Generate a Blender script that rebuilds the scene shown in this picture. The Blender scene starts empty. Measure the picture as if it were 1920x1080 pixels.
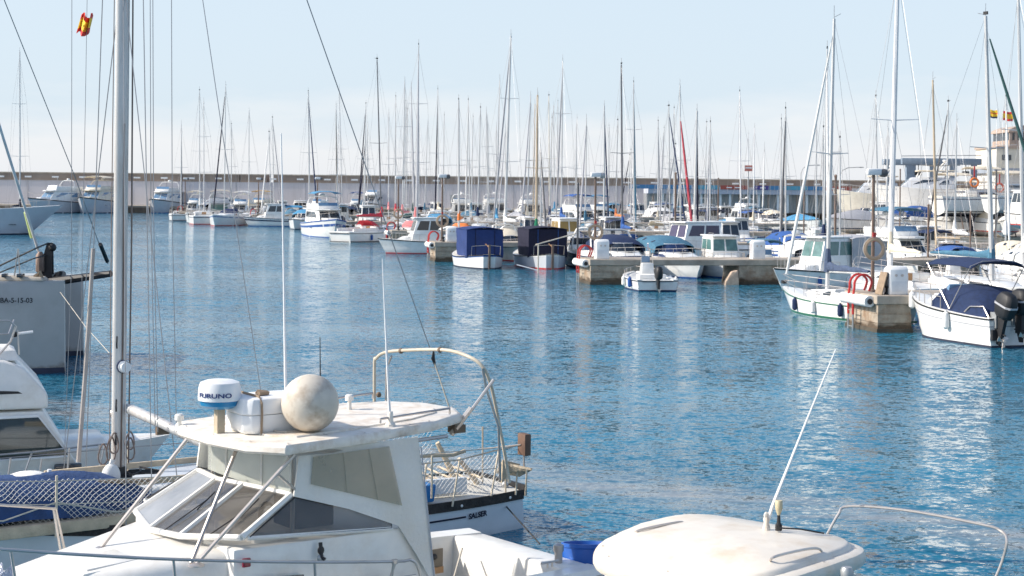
import bpy, bmesh, math, random
from mathutils import Vector
random.seed(11)
S = bpy.context.scene
COL = S.collection
R = math.radians
sin, cos, pi = math.sin, math.cos, math.pi
# ---------------------------------------------------------------- camera
CH, FPX, ROLL = 5.2, 3000.0, 0.01          # eye height (m), focal length (px of a 1920 wide frame), roll
cam_d = bpy.data.cameras.new('camera'); cam = bpy.data.objects.new('camera', cam_d); COL.objects.link(cam)
cam_d.sensor_width = 36; cam_d.lens = 36*FPX/1920
cam_d.shift_y = -(540-350)/1920
cam_d.clip_start = 0.5; cam_d.clip_end = 6000
cam.location = (0, 0, CH); cam.rotation_euler = (R(90), -ROLL, 0)
S.camera = cam
cam_d.dof.use_dof = True; cam_d.dof.focus_distance = 23; cam_d.dof.aperture_fstop = 5.6
# ---------------------------------------------------------------- world and sun
SUN_EL, SUN_AZ = 34, 184                  # degrees: height, heading of the sun measured from +X
sd = Vector((cos(R(SUN_EL))*cos(R(SUN_AZ)), cos(R(SUN_EL))*sin(R(SUN_AZ)), sin(R(SUN_EL))))
W = bpy.data.worlds.new('World'); S.world = W; W.use_nodes = True
wn, wl = W.node_tree.nodes, W.node_tree.links
for n in list(wn): wn.remove(n)
wo = wn.new('ShaderNodeOutputWorld'); bg = wn.new('ShaderNodeBackground')
sky = wn.new('ShaderNodeTexSky'); sky.sky_type = 'NISHITA'; sky.sun_disc = False
sky.sun_elevation = R(SUN_EL); sky.sun_rotation = R(90-SUN_AZ)
sky.air_density = 1.0; sky.dust_density = 1.5; sky.ozone_density = 1.0
tc = wn.new('ShaderNodeTexCoord'); sp = wn.new('ShaderNodeSeparateXYZ')
wl.new(tc.outputs['Generated'], sp.inputs[0])
# bank of pale cloud along the horizon and thin veils higher up
mp = wn.new('ShaderNodeMapping'); mp.inputs['Scale'].default_value = (1, 1, 5)
nz = wn.new('ShaderNodeTexNoise'); nz.inputs['Scale'].default_value = 7; nz.inputs['Detail'].default_value = 7; nz.inputs['Roughness'].default_value = .55
wl.new(tc.outputs['Generated'], mp.inputs[0]); wl.new(mp.outputs[0], nz.inputs[0])
ed = wn.new('ShaderNodeMath'); ed.operation = 'MULTIPLY_ADD'; ed.inputs[1].default_value = -.10
wl.new(nz.outputs[0], ed.inputs[0]); wl.new(sp.outputs[2], ed.inputs[2])          # z - .1*noise
cr = wn.new('ShaderNodeMapRange'); cr.inputs[1].default_value = -.034; cr.inputs[2].default_value = .012; cr.inputs[3].default_value = .80; cr.inputs[4].default_value = 0
wl.new(ed.outputs[0], cr.inputs[0])
vl = wn.new('ShaderNodeMapRange'); vl.interpolation_type = 'SMOOTHSTEP'; vl.inputs[1].default_value = .09; vl.inputs[2].default_value = .34; vl.inputs[3].default_value = .88; vl.inputs[4].default_value = .0
wl.new(sp.outputs[2], vl.inputs[0])
mx = wn.new('ShaderNodeMath'); mx.operation = 'MAXIMUM'
wl.new(cr.outputs[0], mx.inputs[0]); wl.new(vl.outputs[0], mx.inputs[1])
hz = wn.new('ShaderNodeMix'); hz.data_type = 'RGBA'
cc = wn.new('ShaderNodeMix'); cc.data_type = 'RGBA'
cc.inputs['A'].default_value = (3.3, 3.86, 4.4, 1); cc.inputs['B'].default_value = (4.5, 4.52, 4.66, 1)
wl.new(cr.outputs[0], cc.inputs[0])
wl.new(mx.outputs[0], hz.inputs[0]); wl.new(sky.outputs[0], hz.inputs['A']); wl.new(cc.outputs['Result'], hz.inputs['B'])
wl.new(hz.outputs['Result'], bg.inputs[0]); bg.inputs[1].default_value = .13
wl.new(bg.outputs[0], wo.inputs[0])
sun_d = bpy.data.lights.new('sun', 'SUN'); sun = bpy.data.objects.new('sun', sun_d); COL.objects.link(sun)
sun_d.energy = 3.25; sun_d.angle = R(.5); sun_d.color = (1, .93, .83)
sun.rotation_euler = (-sd).to_track_quat('-Z', 'Y').to_euler(); sun.location = (-30, 10, 40)
S.view_settings.view_transform = 'Standard'; S.view_settings.look = 'None'
S.view_settings.exposure = 0.72; S.view_settings.gamma = 1.0
# ---------------------------------------------------------------- where a point of the view lies in the place
_c, _s = cos(ROLL), sin(ROLL)
def ray(x, y):
    dx, dy = x-960, y-350
    return Vector(((_c*dx+_s*dy)/FPX, 1, -(-_s*dx+_c*dy)/FPX))
def P(x, y, d):
    r = ray(x, y); return Vector((r.x*d, d, CH+r.z*d))
def PZ(x, y, z=0):
    r = ray(x, y); t = (z-CH)/r.z; return Vector((r.x*t, t, z))
def PV(x, y, d):                    # ground position under P
    p = P(x, y, d); return Vector((p.x, p.y, 0))
class Fr:                           # a boat's own frame: x forward, y to port, z up
    def __init__(s, ox, oy, deg, oz=0):
        a = R(deg); s.o = Vector((ox, oy, oz)); s.a = a; s.f = Vector((cos(a), sin(a), 0)); s.p = Vector((-sin(a), cos(a), 0))
    def loc(s, q): d = q-s.o; return Vector((d.dot(s.f), d.dot(s.p), d.z))
    def z(s, x, y, z): return s.loc(PZ(x, y, z))
    def port(s, x, y, p):
        r = ray(x, y); t = (p+s.o.dot(s.p))/r.dot(s.p); return s.loc(Vector((r.x*t, t, CH+r.z*t)))
    def fw(s, x, y, q):
        r = ray(x, y); t = (q+s.o.dot(s.f))/r.dot(s.f); return s.loc(Vector((r.x*t, t, CH+r.z*t)))
    def d(s, x, y, d): return s.loc(P(x, y, d))
# ---------------------------------------------------------------- materials
MATS = {}
def mat(name, col, rough=.5, metal=0.0, var=.12, scale=3.0, spec=.5, bump=0, grime=None, gscale=1.5, gamt=.5, coat=0, stretch=(1,1,1), alpha=1, trans=0, tide=0):
    if name in MATS: return MATS[name]
    m = bpy.data.materials.new(name); m.use_nodes = True; MATS[name] = m
    n, l = m.node_tree.nodes, m.node_tree.links
    b = n['Principled BSDF']
    b.inputs['Roughness'].default_value = rough; b.inputs['Metallic'].default_value = metal
    b.inputs['Specular IOR Level'].default_value = spec
    if coat: b.inputs['Coat Weight'].default_value = coat; b.inputs['Coat Roughness'].default_value = .08
    if trans: b.inputs['Transmission Weight'].default_value = trans; b.inputs['IOR'].default_value = 1.1
    if alpha < 1: b.inputs['Alpha'].default_value = alpha
    t = n.new('ShaderNodeTexCoord'); mpp = n.new('ShaderNodeMapping'); mpp.inputs['Scale'].default_value = stretch
    l.new(t.outputs['Object'], mpp.inputs[0])
    nt = n.new('ShaderNodeTexNoise'); nt.inputs['Scale'].default_value = scale; nt.inputs['Detail'].default_value = 5; l.new(mpp.outputs[0], nt.inputs[0])
    rp = n.new('ShaderNodeValToRGB'); rp.color_ramp.elements[0].position = .3; rp.color_ramp.elements[1].position = .7
    d = tuple(c*(1-var) for c in col); u = tuple(min(1, c*(1+var*.5)) for c in col)
    rp.color_ramp.elements[0].color = (*d, 1); rp.color_ramp.elements[1].color = (*u, 1)
    l.new(nt.outputs[0], rp.inputs[0]); out = rp.outputs[0]
    if grime:
        n2 = n.new('ShaderNodeTexNoise'); n2.inputs['Scale'].default_value = gscale; n2.inputs['Detail'].default_value = 8; n2.inputs['Roughness'].default_value = .65
        l.new(mpp.outputs[0], n2.inputs[0])
        r2 = n.new('ShaderNodeMapRange'); r2.inputs[1].default_value = .48; r2.inputs[2].default_value = .72; r2.inputs[4].default_value = gamt; l.new(n2.outputs[0], r2.inputs[0])
        mm = n.new('ShaderNodeMix'); mm.data_type = 'RGBA'; l.new(r2.outputs[0], mm.inputs[0]); l.new(out, mm.inputs['A']); mm.inputs['B'].default_value = (*grime, 1); out = mm.outputs['Result']
    if tide:                        # weed and slime left below the tide mark
        sx = n.new('ShaderNodeSeparateXYZ'); l.new(t.outputs['Object'], sx.inputs[0])
        ad = n.new('ShaderNodeMath'); ad.operation = 'MULTIPLY_ADD'; ad.inputs[1].default_value = -.5; l.new(nt.outputs[0], ad.inputs[0]); l.new(sx.outputs[2], ad.inputs[2])
        rt = n.new('ShaderNodeMapRange'); rt.inputs[1].default_value = tide; rt.inputs[2].default_value = tide-.16; l.new(ad.outputs[0], rt.inputs[0])
        mt_ = n.new('ShaderNodeMix'); mt_.data_type = 'RGBA'; l.new(rt.outputs[0], mt_.inputs[0]); l.new(out, mt_.inputs['A']); mt_.inputs['B'].default_value = (.10,.07,.045,1); out = mt_.outputs['Result']
    l.new(out, b.inputs['Base Color'])
    if bump:
        bb = n.new('ShaderNodeBump'); bb.inputs['Strength'].default_value = bump; bb.inputs['Distance'].default_value = .05
        n3 = n.new('ShaderNodeTexNoise'); n3.inputs['Scale'].default_value = scale*4; n3.inputs['Detail'].default_value = 6; l.new(mpp.outputs[0], n3.inputs[0])
        l.new(n3.outputs[0], bb.inputs['Height']); l.new(bb.outputs[0], b.inputs['Normal'])
    return m
GEL = mat('white gelcoat', (.80,.79,.76), .28, var=.05, grime=(.55,.50,.42), gscale=2.5, gamt=.35, coat=.2)
GEL2 = mat('cream gelcoat', (.70,.65,.55), .35, var=.07, grime=(.45,.38,.28), gscale=2, gamt=.4)
GEL3 = mat('pale grey gelcoat', (.55,.57,.60), .3, var=.06, grime=(.4,.4,.4), gamt=.3)
BLUEG = mat('navy gelcoat', (.02,.04,.12), .2, var=.1)
TEALG = mat('teal gelcoat', (.03,.16,.22), .3, var=.1)
DKG = mat('dark grey gelcoat', (.10,.10,.105), .3, var=.1)
GREENG = mat('green gelcoat', (.03,.14,.08), .3)
REDP = mat('red paint', (.50,.035,.03), .4, var=.15)
ANTI = mat('dark antifouling', (.03,.035,.06), .8, var=.3)
BLK = mat('black rubber', (.018,.018,.02), .55, var=.3)
GLASS = mat('tinted glass', (.025,.035,.05), .06, var=.3, spec=.8)
GLASSB = mat('blue screen cover', (.02,.045,.13), .35, var=.2)
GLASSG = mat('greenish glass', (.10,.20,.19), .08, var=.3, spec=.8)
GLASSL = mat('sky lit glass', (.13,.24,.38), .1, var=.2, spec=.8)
ALU = mat('spar aluminium', (.60,.60,.59), .38, .3, var=.12, scale=1.2, stretch=(3,3,.4))
WSPAR = mat('white painted spar', (.72,.72,.72), .35, var=.06)
DSPAR = mat('dark anodised spar', (.17,.17,.18), .4, .3, var=.1)
SPARW = mat('pale timber spar', (.50,.40,.28), .5, var=.15, scale=4, stretch=(1,1,.2))
WOOD = mat('varnished wood', (.36,.20,.09), .4, var=.25, scale=4, stretch=(1,1,.2))
WOODG = mat('weathered teak', (.30,.22,.15), .8, var=.3, scale=6, bump=.2)
STEEL = mat('stainless steel', (.56,.51,.47), .32, .65, var=.15)
WIRE = mat('rigging wire', (.30,.30,.31), .4, .5, var=.1)
ROPE = mat('pale rope', (.55,.50,.42), .9, var=.2)
ROPEW = mat('white netting cord', (.74,.72,.68), .9, var=.1)
NAVY = mat('navy canvas', (.012,.028,.085), .9, var=.25, scale=8, bump=.3)
NAVYD = mat('dark navy canvas', (.012,.012,.035), .9, var=.25, scale=8, bump=.3)
BLUE = mat('blue canvas', (.03,.10,.32), .9, var=.2, scale=8, bump=.3)
SKYB = mat('bright blue canvas', (.07,.27,.46), .85, var=.15, scale=8)
TEAL = mat('teal canvas', (.06,.17,.26), .85, var=.25, scale=8, bump=.3)
GREYC = mat('grey canvas', (.42,.42,.44), .9, var=.1, scale=6, bump=.2)
CREAM = mat('cream canvas', (.68,.60,.47), .9, var=.1, scale=6, bump=.2)
WHITEC = mat('white sailcloth', (.78,.77,.74), .85, var=.08, scale=6, bump=.2)
REDC = mat('red canvas', (.62,.055,.075), .85, var=.2, scale=6, bump=.3)
PINKC = mat('faded red canvas', (.72,.24,.24), .85, var=.15, scale=6, bump=.3)
ORGC = mat('orange canvas', (.75,.22,.06), .85, var=.15, scale=6)
GREENC = mat('green canvas', (.02,.24,.12), .85, var=.2)
YELC = mat('yellow paint', (.70,.62,.12), .5, var=.1)
DKGREENC = mat('dark green canvas', (.02,.07,.07), .9, var=.2)
CONC = mat('pier stone', (.43,.36,.28), .9, var=.35, scale=2.2, bump=.8, grime=(.22,.12,.06), gscale=1.3, gamt=.9, tide=.12)
CONCT = mat('pier paving', (.46,.40,.32), .9, var=.2, scale=2, bump=.3)
CONCD = mat('wet weedy stone', (.09,.075,.055), .9, var=.4, scale=2, bump=.5)
WALLM = mat('pale painted wall', (.60,.58,.60), .9, var=.05, scale=.2, grime=(.38,.36,.36), gscale=.35, gamt=.5, stretch=(1,1,.18))
PARA = mat('brown parapet', (.32,.25,.20), .95, var=.25, scale=.35, grime=(.36,.32,.28), gscale=.2, gamt=.5, bump=.3)
WHITEP = mat('white paint', (.80,.80,.79), .5, var=.05)
BRASS = mat('aged brown steel', (.20,.14,.11), .6, .3, var=.3)
GREYS = mat('galvanised steel', (.42,.43,.43), .45, .6, var=.15)
# ---------------------------------------------------------------- mesh and object helpers
def V(*a): return Vector(a)
def spl(pts, n=6):                  # smooth bent-tube path through the given points
    P_ = [Vector(p) for p in pts]; P_ = [P_[0]*2-P_[1]]+P_+[P_[-1]*2-P_[-2]]; out = []
    for i in range(1, len(P_)-2):
        a, b, c, d = P_[i-1], P_[i], P_[i+1], P_[i+2]
        for k in range(n):
            t = k/n; out.append(.5*((2*b)+(c-a)*t+(2*a-5*b+4*c-d)*t*t+(3*b-a-3*c+d)*t**3))
    return out+[P_[-2]]
class MB:
    def __init__(s): s.v = []; s.f = []
    def add(s, vs, fs):
        o = len(s.v); s.v += [Vector(v) for v in vs]; s.f += [tuple(i+o for i in f) for f in fs]; return s
    def hexa(s, a, b):              # bottom ring of 4, top ring of 4 (counter-clockwise from above)
        return s.add(list(a)+list(b), [(3,2,1,0),(4,5,6,7),(0,1,5,4),(1,2,6,5),(2,3,7,6),(3,0,4,7)])
    def box(s, x0, x1, y0, y1, z0, z1):
        return s.hexa([(x0,y0,z0),(x1,y0,z0),(x1,y1,z0),(x0,y1,z0)], [(x0,y0,z1),(x1,y0,z1),(x1,y1,z1),(x0,y1,z1)])
    def rings(s, rs, closed=True, caps=True):
        o = len(s.v); n = len(rs[0])
        for r in rs: s.v += [Vector(v) for v in r]
        for i in range(len(rs)-1):
            for j in range(n if closed else n-1):
                k = (j+1) % n; s.f.append((o+i*n+j, o+i*n+k, o+(i+1)*n+k, o+(i+1)*n+j))
        if caps and closed:
            s.f.append(tuple(o+j for j in range(n))[::-1]); e = o+(len(rs)-1)*n; s.f.append(tuple(e+j for j in range(n)))
        return s
    def tube(s, pts, r, n=6, r2=None, flat=1.0):
        pts = [Vector(p) for p in pts]; rs = []; N = len(pts); up = None
        for i, p in enumerate(pts):
            t = (pts[min(i+1, N-1)]-pts[max(i-1, 0)])
            if t.length < 1e-6: t = Vector((0,0,1))
            t.normalize()
            if up is None: up = Vector((0,0,1)) if abs(t.z) < .9 else Vector((1,0,0))
            a = t.cross(up)
            if a.length < 1e-4: a = t.orthogonal()
            a.normalize(); b = a.cross(t).normalized(); up = b
            rr = r if r2 is None else r+(r2-r)*i/max(1, N-1)
            if isinstance(r, (list, tuple)): rr = r[i]
            rs.append([p+a*rr*cos(2*pi*k/n)+b*rr*flat*sin(2*pi*k/n) for k in range(n)])
        return s.rings(rs)
    def lathe(s, c, prof, n=14, ax='z'):
        c = Vector(c); rs = []
        for (r, h) in prof:
            ring = []
            for k in range(n):
                a, b = max(r, .001)*cos(2*pi*k/n), max(r, .001)*sin(2*pi*k/n)
                ring.append(c+(Vector((a, b, h)) if ax == 'z' else Vector((h, a, b)) if ax == 'x' else Vector((b, h, a))))
            rs.append(ring)
        return s.rings(rs)
    def ball(s, c, rx, ry=None, rz=None, n=14, m=9):
        ry = ry or rx; rz = rz or rx
        return s.rings([[Vector(c)+Vector((rx*sin(pi*i/m)*cos(2*pi*k/n), ry*sin(pi*i/m)*sin(2*pi*k/n), -rz*cos(pi*i/m))) if 0 < i < m else Vector(c)+Vector((.01*rx*cos(2*pi*k/n), .01*ry*sin(2*pi*k/n), (-rz if i == 0 else rz))) for k in range(n)] for i in range(m+1)])
    def slab(s, q, t):              # flat polygon thickened to both sides of its plane
        q = [Vector(p) for p in q]; nn = (q[1]-q[0]).cross(q[2]-q[0]).normalized()*t*.5
        return s.rings([[p-nn for p in q], [p+nn for p in q]])
    def prism(s, pts, z0, z1):
        return s.rings([[(x, y, z0) for x, y in pts], [(x, y, z1) for x, y in pts]])
    def sheet(s, grid, t):          # grid of points (rows) thickened
        nr, nc = len(grid), len(grid[0]); G = [[Vector(p) for p in r] for r in grid]; N = []
        for i in range(nr):
            row = []
            for j in range(nc):
                a = G[min(i+1,nr-1)][j]-G[max(i-1,0)][j]; b = G[i][min(j+1,nc-1)]-G[i][max(j-1,0)]
                v = a.cross(b); row.append(v.normalized() if v.length > 1e-9 else Vector((0,0,1)))
            N.append(row)
        o = len(s.v)
        for k in (-.5, .5):
            for i in range(nr):
                for j in range(nc): s.v.append(G[i][j]+N[i][j]*t*k)
        h = nr*nc
        for i in range(nr-1):
            for j in range(nc-1):
                a, b, c, d = o+i*nc+j, o+i*nc+j+1, o+(i+1)*nc+j+1, o+(i+1)*nc+j
                s.f.append((a,b,c,d)); s.f.append((a+h,d+h,c+h,b+h))
        for i in range(nr-1):
            for j in (0, nc-1):
                a, d = o+i*nc+j, o+(i+1)*nc+j; s.f.append((a,d,d+h,a+h) if j == 0 else (a,a+h,d+h,d))
        for j in range(nc-1):
            for i in (0, nr-1):
                a, b = o+i*nc+j, o+i*nc+j+1; s.f.append((a,a+h,b+h,b) if i == 0 else (a,b,b+h,a+h))
        return s
    def build(s, name, m, parent=None, bevel=0, smooth=True, seg=2):
        me = bpy.data.meshes.new(name); me.from_pydata([tuple(v) for v in s.v], [], s.f); me.update()
        bm = bmesh.new(); bm.from_mesh(me)
        bmesh.ops.recalc_face_normals(bm, faces=bm.faces)
        if bevel:
            es = [e for e in bm.edges if len(e.link_faces) == 2 and e.calc_face_angle() > R(28)]
            bmesh.ops.bevel(bm, geom=es, offset=bevel, segments=seg, profile=.5, affect='EDGES', clamp_overlap=True)
        bm.to_mesh(me); bm.free()
        if smooth:
            me.polygons.foreach_set('use_smooth', [True]*len(me.polygons)); me.set_sharp_from_angle(angle=R(38))
        me.materials.append(m)
        o = bpy.data.objects.new(name, me); COL.objects.link(o)
        if parent: o.parent = parent
        return o
def tag(o, label=None, cat=None, group=None, kind=None):
    if label: o['label'] = label
    if cat: o['category'] = cat
    if group: o['group'] = group
    if kind: o['kind'] = kind
    return o
def thing(name, label, cat, loc=(0,0,0), rz=0, group=None):
    o = bpy.data.objects.new(name, None); COL.objects.link(o); o.empty_display_size = .3
    o.location = loc; o.rotation_euler = (0, 0, rz)
    return tag(o, label, cat, group)
def text_part(name, body, size, origin, xdir, updir, m, parent, depth=.004, spacing=1.0):
    cu = bpy.data.curves.new(name, 'FONT'); cu.body = body; cu.size = size; cu.extrude = depth; cu.space_character = spacing; cu.offset = size*.022
    tmp = bpy.data.objects.new('tmp', cu); COL.objects.link(tmp)
    dg = bpy.context.evaluated_depsgraph_get(); me = bpy.data.meshes.new_from_object(tmp.evaluated_get(dg))
    bpy.data.objects.remove(tmp)
    x = Vector(xdir).normalized(); u = Vector(updir); u = (u-x*u.dot(x)).normalized(); z = x.cross(u); o0 = Vector(origin)
    for v in me.vertices: v.co = o0+x*v.co.x+u*v.co.y+z*v.co.z
    me.materials.clear(); me.materials.append(m)
    o = bpy.data.objects.new(name, me); COL.objects.link(o)
    if parent: o.parent = parent
    return o
def copy_tree(o, parent=None):
    c = o.copy(); COL.objects.link(c)
    if parent: c.parent = parent
    for ch in list(o.children): copy_tree(ch, c)
    return c
# ================================================================ the setting: water, quays, breakwater wall
def water():
    m = bpy.data.materials.new('harbour water'); m.use_nodes = True
    n, l = m.node_tree.nodes, m.node_tree.links; b = n['Principled BSDF']
    b.inputs['Roughness'].default_value = .05; b.inputs['IOR'].default_value = 1.33; b.inputs['Specular IOR Level'].default_value = .34
    g = n.new('ShaderNodeNewGeometry')
    def noise(scale, sx, sy, det=4, rough=.55, rot=0):
        mm = n.new('ShaderNodeMapping'); mm.inputs['Scale'].default_value = (sx, sy, 1); mm.inputs['Rotation'].default_value = (0, 0, rot)
        t = n.new('ShaderNodeTexNoise'); t.inputs['Scale'].default_value = scale; t.inputs['Detail'].default_value = det; t.inputs['Roughness'].default_value = rough
        l.new(g.outputs['Position'], mm.inputs[0]); l.new(mm.outputs[0], t.inputs[0]); return t.outputs[0]
    def mth(op, a, b_):
        t = n.new('ShaderNodeMath'); t.operation = op
        for i, v in enumerate((a, b_)):
            if isinstance(v, (int, float)): t.inputs[i].default_value = v
            else: l.new(v, t.inputs[i])
        return t.outputs[0]
    # wind chop as a field of slopes in three sizes, quieter where the air is still
    def slope(scale, k, sx, sy, rot, det):
        mm = n.new('ShaderNodeMapping'); mm.inputs['Scale'].default_value = (sx, sy, 1); mm.inputs['Rotation'].default_value = (0, 0, rot)
        t = n.new('ShaderNodeTexNoise'); t.inputs['Scale'].default_value = scale; t.inputs['Detail'].default_value = det; t.inputs['Roughness'].default_value = .55
        l.new(g.outputs['Position'], mm.inputs[0]); l.new(mm.outputs[0], t.inputs[0])
        v = n.new('ShaderNodeVectorMath'); v.operation = 'SUBTRACT'; v.inputs[1].default_value = (.5, .5, .5); l.new(t.outputs['Color'], v.inputs[0])
        w = n.new('ShaderNodeVectorMath'); w.operation = 'MULTIPLY'; w.inputs[1].default_value = (k*.7, k*1.1, 0); l.new(v.outputs[0], w.inputs[0]); return w.outputs[0]
    def vadd(a_, b_):
        v = n.new('ShaderNodeVectorMath'); v.operation = 'ADD'; l.new(a_, v.inputs[0])
        if isinstance(b_, tuple): v.inputs[1].default_value = b_
        else: l.new(b_, v.inputs[1])
        return v.outputs[0]
    sl = vadd(vadd(slope(1.3, .38, .8, 1.4, .3, 2), slope(5.0, .72, .85, 1.25, -.25, 3)), slope(14, .62, .9, 1.2, .1, 2))
    cal = n.new('ShaderNodeMapRange'); cal.inputs[1].default_value = .36; cal.inputs[2].default_value = .60; cal.inputs[3].default_value = .5; cal.inputs[4].default_value = 1.25
    l.new(noise(.05, .5, 1.6, 3, .5, .15), cal.inputs[0])
    sc = n.new('ShaderNodeVectorMath'); sc.operation = 'SCALE'; l.new(sl, sc.inputs[0]); l.new(cal.outputs[0], sc.inputs['Scale'])
    nn = n.new('ShaderNodeVectorMath'); nn.operation = 'NORMALIZE'; l.new(vadd(sc.outputs[0], (0, 0, 1)), nn.inputs[0]); l.new(nn.outputs[0], b.inputs['Normal'])
    rp = n.new('ShaderNodeValToRGB'); rp.color_ramp.elements[0].position = .3; rp.color_ramp.elements[1].position = .72
    rp.color_ramp.elements[0].color = (.006, .096, .165, 1); rp.color_ramp.elements[1].color = (.018, .172, .272, 1)
    l.new(noise(.12, .6, 1.6, 4), rp.inputs[0])
    # a drifting band of scum and weed dust across the near basin
    mm = n.new('ShaderNodeSeparateXYZ'); l.new(g.outputs['Position'], mm.inputs[0])
    line = mth('ADD', mm.outputs[1], mth('MULTIPLY', mm.outputs[0], .72))
    dist = mth('ABSOLUTE', mth('SUBTRACT', mth('ADD', line, mth('MULTIPLY', noise(.25, 1, 1, 3), 1.6)), 30.2), 0)
    band = n.new('ShaderNodeMapRange'); band.interpolation_type = 'SMOOTHSTEP'; band.inputs[1].default_value = 2.0; band.inputs[2].default_value = .4; l.new(dist, band.inputs[0])
    brk = n.new('ShaderNodeMapRange'); brk.inputs[1].default_value = .28; brk.inputs[2].default_value = .72; l.new(noise(1.1, .25, 1.6, 5, .6), brk.inputs[0])
    k = mth('MULTIPLY', mth('MULTIPLY', band.outputs[0], brk.outputs[0]), .95)
    mix = n.new('ShaderNodeMix'); mix.data_type = 'RGBA'; l.new(k, mix.inputs[0]); l.new(rp.outputs[0], mix.inputs['A']); mix.inputs['B'].default_value = (.30, .29, .28, 1)
    l.new(mix.outputs['Result'], b.inputs['Base Color'])
    o = MB().add([(-3000,-200,0),(3000,-200,0),(3000,5000,0),(-3000,5000,0)], [(0,1,2,3)]).build('water', m, smooth=False)
    tag(o, kind='structure')
water()

WALL_Y = 286
def breakwater():
    t = thing('breakwater_wall', 'long pale breakwater wall with a brown parapet closing the harbour', 'wall', (0, WALL_Y, 0))
    MB().box(-140, 118, 0, 6, .5, 5.55).build('wall_face', WALLM, t)
    # crowned parapet with gaps where steps climb, a coping above
    mb = MB(); cop = MB()
    def X(x): return (x-960)/FPX*WALL_Y
    for a, b_ in ((-470, 449), (451, 500), (512, 1980)):
        mb.box(X(a), X(b_), -.12, 5, 5.55, 6.78); cop.box(X(a), X(b_), -.22, 5.1, 6.78, 6.98)
    mb.build('parapet', PARA, t, smooth=False); cop.build('coping', CONCT, t)
    mb = MB()
    for i in range(32):
        x = X(2+51*i)
        if 452 < 2+51*i < 512: continue
        mb.box(x-.6, x+.6, -.17, -.12, 6.0, 6.28)
    mb.build('white_light_panel', WHITEP, t)
    # faint pilasters, doors and a ledge near the foot
    mb = MB()
    for i in range(40): mb.box(-130+6.2*i, -129.85+6.2*i, -.03, 0, .6, 5.5)
    mb.build('wall_joint', mat('wall joint', (.44,.43,.45), .9), t)
    for x in (400, 130, 700, 850):
        MB().box(X(x)-.5, X(x)+.5, -.06, .0, 1.5, 3.6).build('door', GREYS, t)
breakwater()
q = MB().box(-140, 118, WALL_Y-7, WALL_Y+.5, -1, 1.22).build('far_quay', CONCT, smooth=False); tag(q, kind='structure')
q = MB().box(-140, 118, WALL_Y-7.25, WALL_Y-7.003, -1, .95).build('quay_face', mat('brown quay face', (.22,.16,.11), .9, var=.4, scale=.8, bump=.5), smooth=False); tag(q, kind='structure')
# hardstanding on the right
ax = 46
q = MB().prism([(28,137),(300,120),(300,WALL_Y-7.3),(60,WALL_Y-7.3)], -1, 1.3).build('boatyard_ground', CONCT, smooth=False); tag(q, kind='structure')

# arcade of shops under coloured fascias at the foot of the wall, right
def arcade():
    X = lambda x: (x-960)/FPX*270
    t = thing('arcade_building', 'low arcade with red, blue and purple fascia boards below the breakwater parapet', 'building', (0, 270, 0))
    x0, x1 = X(1215), X(1640)
    MB().box(x0, x1, 2, 9, 1.22, 4.3).build('back_wall', GREYS, t)
    MB().box(x0, x1, -.6, 9, 4.3, 5.1).build('canopy', mat('lilac canopy', (.46,.48,.54), .8), t)
    for i, x in enumerate(range(1225, 1636, 18)):
        MB().box(X(x)-.18, X(x)+.18, -.1, .25, 1.22, 4.3).build('column', WHITEP if i % 3 else PARA, t)
    cols = {'r': mat('red fascia', (.33,.07,.05), .6), 'b': mat('blue fascia', (.06,.20,.38), .6), 'p': mat('purple fascia', (.07,.05,.22), .6), 't': mat('turquoise fascia', (.08,.30,.42), .6)}
    for a, b_, c in ((1180,1298,'b'),(1300,1348,'t'),(1350,1402,'r'),(1413,1440,'p'),(1441,1460,'b'),(1461,1512,'t'),(1513,1545,'b'),(1546,1595,'r')):
        f = MB().box(X(a), X(b_), -.72, -.6, 5.1, 5.78).build('fascia_board', cols[c], t)
        if c in 'pr':
            for k in range(int((X(b_)-X(a))*.5)): MB().box(X(a)+1+k*1.4, X(a)+1.9+k*1.4, -.74, -.72, 5.33, 5.5).build('lettering', WHITEP, f)
arcade()
# distant shore buildings beyond? none visible
# ---------------------------------------------------------------- piers
PA = R(11)
PD = Vector((cos(PA), sin(PA), 0)); PN = Vector((sin(PA), -cos(PA), 0))     # along the pier, and towards the camera
PIERS = []
def ladder(parent_loc, k, lab):
    t = thing('hooked_ladder', lab, 'ladder', parent_loc, PA, 'red topped ladders on the pier ends')
    for s in (-.22, .22):
        pts = [(.35, s, 1.42)]+[(.12-.36*sin(a)*1.0+.0, s, 1.62+.42*cos(a)) for a in [R(x) for x in (-70,-35,0,35,70,100)]]+[(-.28, s, 1.2), (-.28, s, .55)]
        MB().tube(spl(pts, 3), .045, 6).build('grab_hook', REDP, t)
        MB().tube([(-.28, s, .55), (-.28, s, -.6)], .035, 6).build('rail', GREYS, t)
    for z in (.1, .4, .7, 1.0): MB().tube([(-.28,-.22,z),(-.28,.22,z)], .02, 5).build('rung', GREYS, t)
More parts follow.
